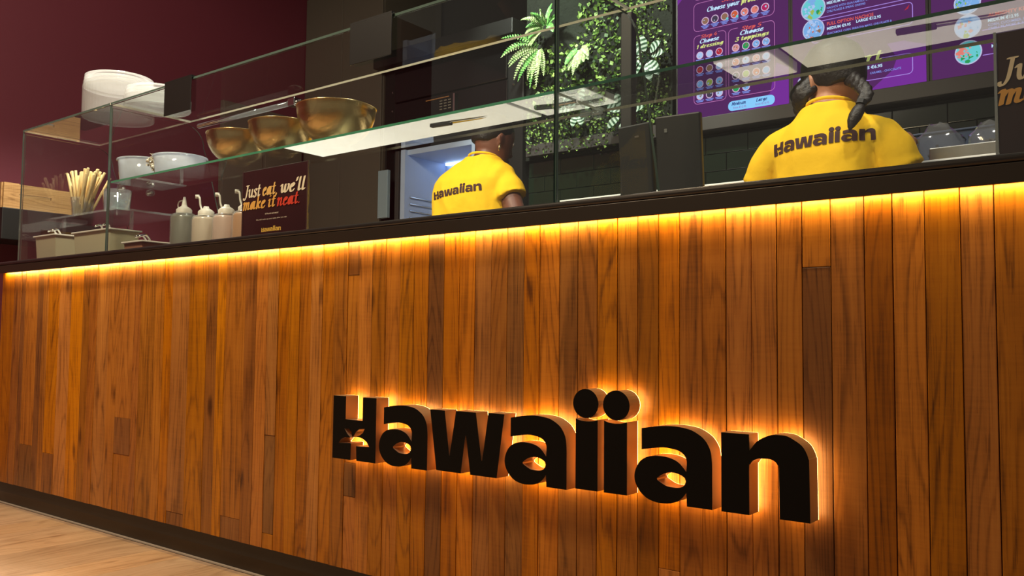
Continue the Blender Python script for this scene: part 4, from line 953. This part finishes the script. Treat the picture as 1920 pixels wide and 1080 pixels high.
def ring(c, u, v, ru, rv, n=22, e=2.4):
    c = Vector(c); u = Vector(u); v = Vector(v); out = []
    for k in range(n):
        a = 2*PI*k/n; ca, sa = math.cos(a), math.sin(a)
        out.append(c+u*ru*math.copysign(abs(ca)**(2/e), ca)+v*rv*math.copysign(abs(sa)**(2/e), sa))
    return out
def torso(mb, prof, wide=1.0):
    mb.rings([ring((p[4] if len(p) > 4 else 0, p[3], p[0]), (1, 0, 0), (0, 1, 0), p[1]*wide, p[2]) for p in prof])
def limb(mb, pts, n=14): mb.tube(catmull([p[:3] for p in pts], 4), [x for x in radii([p[3] for p in pts], 4)], n)
def radii(r, sub):
    out = []
    for a, b in zip(r, r[1:]): out += [a+(b-a)*k/sub for k in range(sub)]
    return out+[r[-1]]
def worker(label, loc, rz, skin, p):
    t = thing('person', label, 'person', loc, rz, None)
    b = MB(); nz = p['neck']; nx = p.get('nx', 0)
    hz, hy, hx = p['head']
    # head, neck, torso, legs of the body
    H = Matrix.Translation((hx, hy, hz)) @ Matrix.Rotation(p['turn'], 4, 'Z') @ Matrix.Rotation(-p['nod'], 4, 'X')
    hp = [(-.112, .018, .022, .045), (-.105, .038, .040, .040), (-.085, .052, .062, .025), (-.05, .063, .080, .008), (-.01, .071, .090, .0), (.03, .075, .096, -.004), (.06, .072, .093, -.006), (.085, .060, .078, -.008), (.102, .040, .052, -.008), (.110, .016, .022, -.008)]
    b.rings([[H @ q for q in ring((0, y, z), (1, 0, 0), (0, 1, 0), a, c, 20, 2.0)] for z, a, c, y in hp])
    b.rings([[H @ q for q in ring((0, .088+dy, z), (1, 0, 0), (0, 1, 0), a, .014, 8, 2)] for z, a, dy in ((.012, .005, -.004), (-.012, .009, .004), (-.032, .014, .008), (-.040, .008, 0))])
    for s in (1, -1):
        b.rings([[H @ q for q in ring((s*(.074+.004*k), -.004-.003*k, z), (.25*s, -1, 0), (0, 0, 1), r1, r2, 10, 2)] for k, (z, r1, r2) in enumerate(((-.012, .013, .024), (-.010, .017, .030), (-.008, .014, .026)))])
    b.tube([(nx, .012, nz-.05), (nx+(hx-nx)*.5, hy*.45+.008, nz+.02), (hx, hy-.012, hz-.045)], [.062, .054, .052], 16)
    torso(b, [(.80, .150, .110, 0), (.90, .160, .115, 0), (1.02, .130, .095, 0), (1.14, .136, .095, 0), (nz-.15, .136, .094, 0), (nz-.09, .125, .080, .005, nx*.3), (nz-.03, .070, .056, .012, nx*.8)], p['wide'])
    for s in (1, -1):
        limb(b, [(s*.085, 0, .86, .088), (s*.090, .0, .48, .058), (s*.092, -.01, .30, .052), (s*.094, -.015, .09, .036)])
        limb(b, [(s*.094, -.03, .045, .036), (s*.098, .06, .040, .036), (s*.102, .14, .030, .030)], 12)
    for key, s in (('armR', 1), ('armL', -1)):
        sh, el, wr, hand = [Vector(q) for q in p[key]]
        limb(b, [(*sh, .046), (*((sh+el)/2), .045), (*el, .042)])
        limb(b, [(*el, .042), (*(el+(wr-el)*.35), .041), (*wr, .026)])
        d = (hand-wr).normalized(); side = d.cross(Vector((0, 0, 1))).normalized()*s*-1; dn = d.cross(side).normalized()
        if dn.z > 0: dn = -dn
        pc = wr+d*.085
        b.rings([ring(wr+d*k, side, dn, a, c, 12, 2.4) for k, a, c in ((-.01, .024, .019), (.03, .034, .017), (.07, .040, .015), (.088, .036, .012))])
        for f, (off, ln) in enumerate(((-.027, .062), (-.009, .072), (.010, .066), (.028, .050))):
            q0 = wr+d*.075+side*off; q1 = q0+d*ln*.45+dn*.002; q2 = q1+d*ln*.33+dn*.012; q3 = q2+d*ln*.25+dn*.016
            b.tube([q0, q1, q2, q3], [.0095, .009, .0082, .007], 8)
        q0 = wr+d*.028-side*.030; b.tube([q0, q0-side*.018+d*.026+dn*.006, q0-side*.020+d*.052+dn*.012], [.012, .0105, .008], 8)
    body = fuse(b, 'body', skin, t, .0065, 4)
    for s in (1, -1):
        mb = MB().lathe([(0, -.011), (.008, -.008), (.011, 0), (.008, .008), (0, .011)], n=12, M=H @ Matrix.Translation((s*.030, .076, .012))); mb.obj('eye', M_CAPW, t, smooth=True)
        mb = MB().lathe([(0, 0), (.0045, .001), (0, .002)], n=10, M=H @ Matrix.Translation((s*.030, .0865, .012)) @ Matrix.Rotation(-PI/2, 4, 'X')); mb.obj('iris', M_HAIR, t)
    MB().rings([[H @ q for q in ring((0, .083+y, z), (1, 0, 0), (0, 1, 0), a, .008, 10, 2)] for z, a, y in ((-.068, .008, 0), (-.063, .020, .003), (-.058, .021, .003), (-.054, .008, 0))]).obj('lips', plain('lips_'+label[:6], (130, 66, 60), .5), t, smooth=True)
    # shirt
    g = MB()
    torso(g, [(1.035, .160, .122, 0), (1.06, .164, .124, 0), (1.14, .158, .118, 0), (nz-.150, .160, .116, 0), (nz-.105, .168, .108, .002, nx*.2), (nz-.075, .160, .096, .005, nx*.4), (nz-.050, .136, .085, .008, nx*.6), (nz-.028, .104, .076, .012, nx*.8), (nz-.010, .080/p['wide'], .069, .015, nx), (nz+.003, .069/p['wide'], .065, .017, nx)], p['wide'])
    for key, s in (('armR', 1), ('armL', -1)):
        sh, el = Vector(p[key][0]), Vector(p[key][1]); e = sh+(el-sh)*p['sleeve']
        a0 = Vector((s*.085, .0, nz-.084))
        g.tube(catmull([a0, sh+Vector((-s*.018, 0, .006)), sh+(e-sh)*.4+Vector((s*.004, 0, 0)), sh+(e-sh)*.7, e], 3), radii([.052, .060, .064, .066, .069], 3), 18)
    shirt = fuse(g, 'shirt', M_YELLOW, t, .0075, 6, .0068, p['seed'])
    co = MB()
    cr = [Vector((nx+.066*math.cos(a), .017+.060*math.sin(a), nz+.004-.012*math.sin(a))) for a in [2*PI*k/28 for k in range(28)]]
    co.rings([[c+(c-Vector((nx, .017, c.z))).normalized()*r+Vector((0, 0, z)) for c in cr] for r, z in ((.001, -.005), (.003, -.003), (.003, .003), (.001, .005), (-.003, .004), (-.002, -.004))]+[[c+(c-Vector((nx, .017, c.z))).normalized()*.001+Vector((0, 0, -.005)) for c in cr]], cap=False)
    co.obj('collar', M_YELLOW, t, smooth=True)
    # printed word wrapped on the back
    bm = bmesh.new(); bm.from_mesh(shirt.data); tree = BVHTree.FromBMesh(bm); bm.free()
    tm = MB(); k = p['tk']; ca, sa = math.cos(p['tilt']), math.sin(p['tilt'])
    for outs in logo_outlines(-589, -70):
        vs, fs = tess(outs); tm.add([(v[0]*k*ca-v[1]*k*sa, 0, v[0]*k*sa+v[1]*k*ca) for v in vs], fs)
    me = tm.mesh('shirt_word'); bm = bmesh.new(); bm.from_mesh(me)
    for _ in range(4):
        long_ = [e for e in bm.edges if e.calc_length() > .007]
        if not long_: break
        bmesh.ops.subdivide_edges(bm, edges=long_, cuts=1); bmesh.ops.triangulate(bm, faces=bm.faces)
    kill = []
    for v in bm.verts:
        hit = tree.ray_cast(Vector((v.co.x+p['tx'], -.6, v.co.z+p['tz'])), Vector((0, 1, 0)))
        if hit[0] is None: kill.append(v)
        else: v.co = hit[0]+Vector((0, -.0016, 0))+hit[1]*.0004
    bmesh.ops.delete(bm, geom=kill, context='VERTS'); bm.to_mesh(me); bm.free()
    link('shirt_word', me, M_PRINT, t)
    # trousers, shoes
    tr = MB(); torso(tr, [(.78, .160, .120, 0), (.86, .176, .134, 0), (.95, .170, .130, 0), (1.06, .174, .132, 0)])
    for s in (1, -1): limb(tr, [(s*.085, 0, .86, .098), (s*.092, .0, .48, .074), (s*.094, -.01, .10, .062)])
    fuse(tr, 'trousers', M_CLOTH, t, .011, 5, .003, 3.0)
    for s in (1, -1): MB().rings([ring((s*.098, .035, z), (1, 0, 0), (0, 1, 0), a, c) for z, a, c in ((.0, .044, .13), (.02, .048, .135), (.055, .044, .115), (.09, .042, .06))]).obj('shoe', M_BLACK, t, smooth=True)
    return t, H
def blob(mb, c, rx, ry, rz, M=None, n=14):
    rr = []
    for k in range(9):
        a = -PI/2+PI*k/8; q = [Vector((c[0]+rx*max(.02, math.cos(a))*math.cos(2*PI*j/n), c[1]+ry*max(.02, math.cos(a))*math.sin(2*PI*j/n), c[2]+rz*math.sin(a))) for j in range(n)]
        rr.append([M @ v for v in q] if M else q)
    mb.rings(rr)
def braid(par, pts, r0, r1):
    q = catmull(pts, 8); mb = MB(); n = len(q)
    for i in range(0, n, 2):
        u = i/(n-1); r = r0+(r1-r0)*u; tdir = (q[min(i+1, n-1)]-q[max(i-1, 0)]).normalized(); s = tdir.cross(Vector((0, 1, 0))).normalized()
        sg = 1 if (i//2) % 2 else -1; c = q[i]+s*sg*r*.42
        Rm = Matrix.Translation(c) @ (tdir*1.0+s*sg*-.7).normalized().to_track_quat('Z', 'Y').to_matrix().to_4x4()
        blob(mb, (0, 0, 0), r*.72, r*.78, r*1.35, Rm, 10)
    return fuse(mb, 'braid', M_HAIR, par, .0035, 2)
# right worker with braids
P2 = dict(neck=1.338, head=(1.418, .050, .0), turn=.85, nod=.30, wide=.88, armR=((.148, .0, 1.224), (.205, .03, 1.085), (.14, .24, 1.272), (.09, .32, 1.285)), armL=((-.150, .0, 1.222), (-.212, .03, 1.085), (-.15, .24, 1.272), (-.10, .32, 1.285)), sleeve=.66, tk=.000238, tilt=.045, tx=.008, tz=1.222, seed=2.0)
w2, H2 = worker('person in a yellow shirt with two dark braids, back turned, under the menu screens', (-.776, .965, 0), -.03, M_SKIN2, P2)
hb = MB()
hp = [(-.045, .050, .050, -.045), (-.015, .074, .078, -.026), (.02, .081, .094, -.018), (.06, .079, .096, -.014), (.088, .066, .082, -.012), (.108, .044, .056, -.010), (.117, .016, .022, -.010)]
hb.rings([[H2 @ q for q in ring((0, y, z), (1, 0, 0), (0, 1, 0), a, c, 20, 2.0)] for z, a, c, y in hp])
fuse(hb, 'hair', M_HAIR, w2, .006, 3, .003, 5.0)
cb = MB()
cb.rings([[H2 @ q for q in ring((0, y, z), (1, 0, 0), (0, 1, 0), a, c, 24, 2.0)] for z, a, c, y in ((.045, .083, .104, -.004), (.075, .080, .098, -.006), (.105, .060, .072, -.008), (.124, .030, .036, -.008), (.128, .006, .006, -.008))])
cb.rings([[H2 @ q for q in ring((0, .10, z), (1, 0, 0), (0, 1, 0), .066, .085, 20, 2.2)] for z in (.046, .052)])
cb.obj('cap', M_BLACK, w2, smooth=True)
braid(w2, [(.060, .0, 1.412), (.088, -.045, 1.388), (.120, -.080, 1.355), (.134, -.094, 1.330), (.128, -.104, 1.308)], .017, .0135)
tl = MB(); tl.rings([ring((.124-.022*u, -.110-.020*u, 1.302-.072*u), (1, 0, 0), (0, 1, 0), r, r*.8, 12, 2) for u, r in ((0, .011), (.12, .016), (.35, .020), (.6, .018), (.85, .010), (1, .002))]); tl.obj('braid_end', M_HAIR, w2, smooth=True)
MB().tube([(.127, -.105, 1.311), (.125, -.109, 1.300)], .0142, 10).obj('hair_tie', M_BLACK, w2)
braid(w2, [(-.045, -.010, 1.405), (-.068, -.02, 1.380), (-.080, .0, 1.352), (-.090, .05, 1.325), (-.095, .10, 1.28)], .020, .016)
# left worker
P1 = dict(wide=1.14, nx=.045, neck=1.440, head=(1.520, .055, .070), turn=-.45, nod=.28, armR=((.172, .0, 1.322), (.250, -.02, 1.135), (.17, .24, 1.17), (.11, .33, 1.15)), armL=((-.150, .05, 1.308), (-.20, .19, 1.17), (-.13, .33, 1.20), (-.08, .42, 1.19)), sleeve=.36, tk=.000212, tilt=.085, tx=-.008, tz=1.285, seed=7.0)
w1, H1 = worker('person in a yellow shirt with bare right elbow, back turned, by the open fridge', (-2.385, 1.3, 0), .10, M_SKIN1, P1)
hb = MB()
hb.rings([[H1 @ q for q in ring((0, y, z), (1, 0, 0), (0, 1, 0), a, c, 20, 2.0)] for z, a, c, y in [(-.03, .052, .045, -.050), (0, .074, .074, -.028), (.03, .080, .094, -.016), (.065, .078, .094, -.012), (.09, .064, .080, -.010), (.112, .040, .050, -.008), (.119, .012, .016, -.008)]])
fuse(hb, 'hair', M_HAIR, w1, .006, 3, .002, 9.0)
MB().tube(catmull([H1 @ Vector((.082, -.006, -.034)), H1 @ Vector((.085, -.010, -.046)), H1 @ Vector((.083, -.006, -.060)), H1 @ Vector((.080, -.002, -.046)), H1 @ Vector((.081, -.005, -.035))], 4), .0028, 6).obj('earring', M_GOLD, w1, smooth=True)
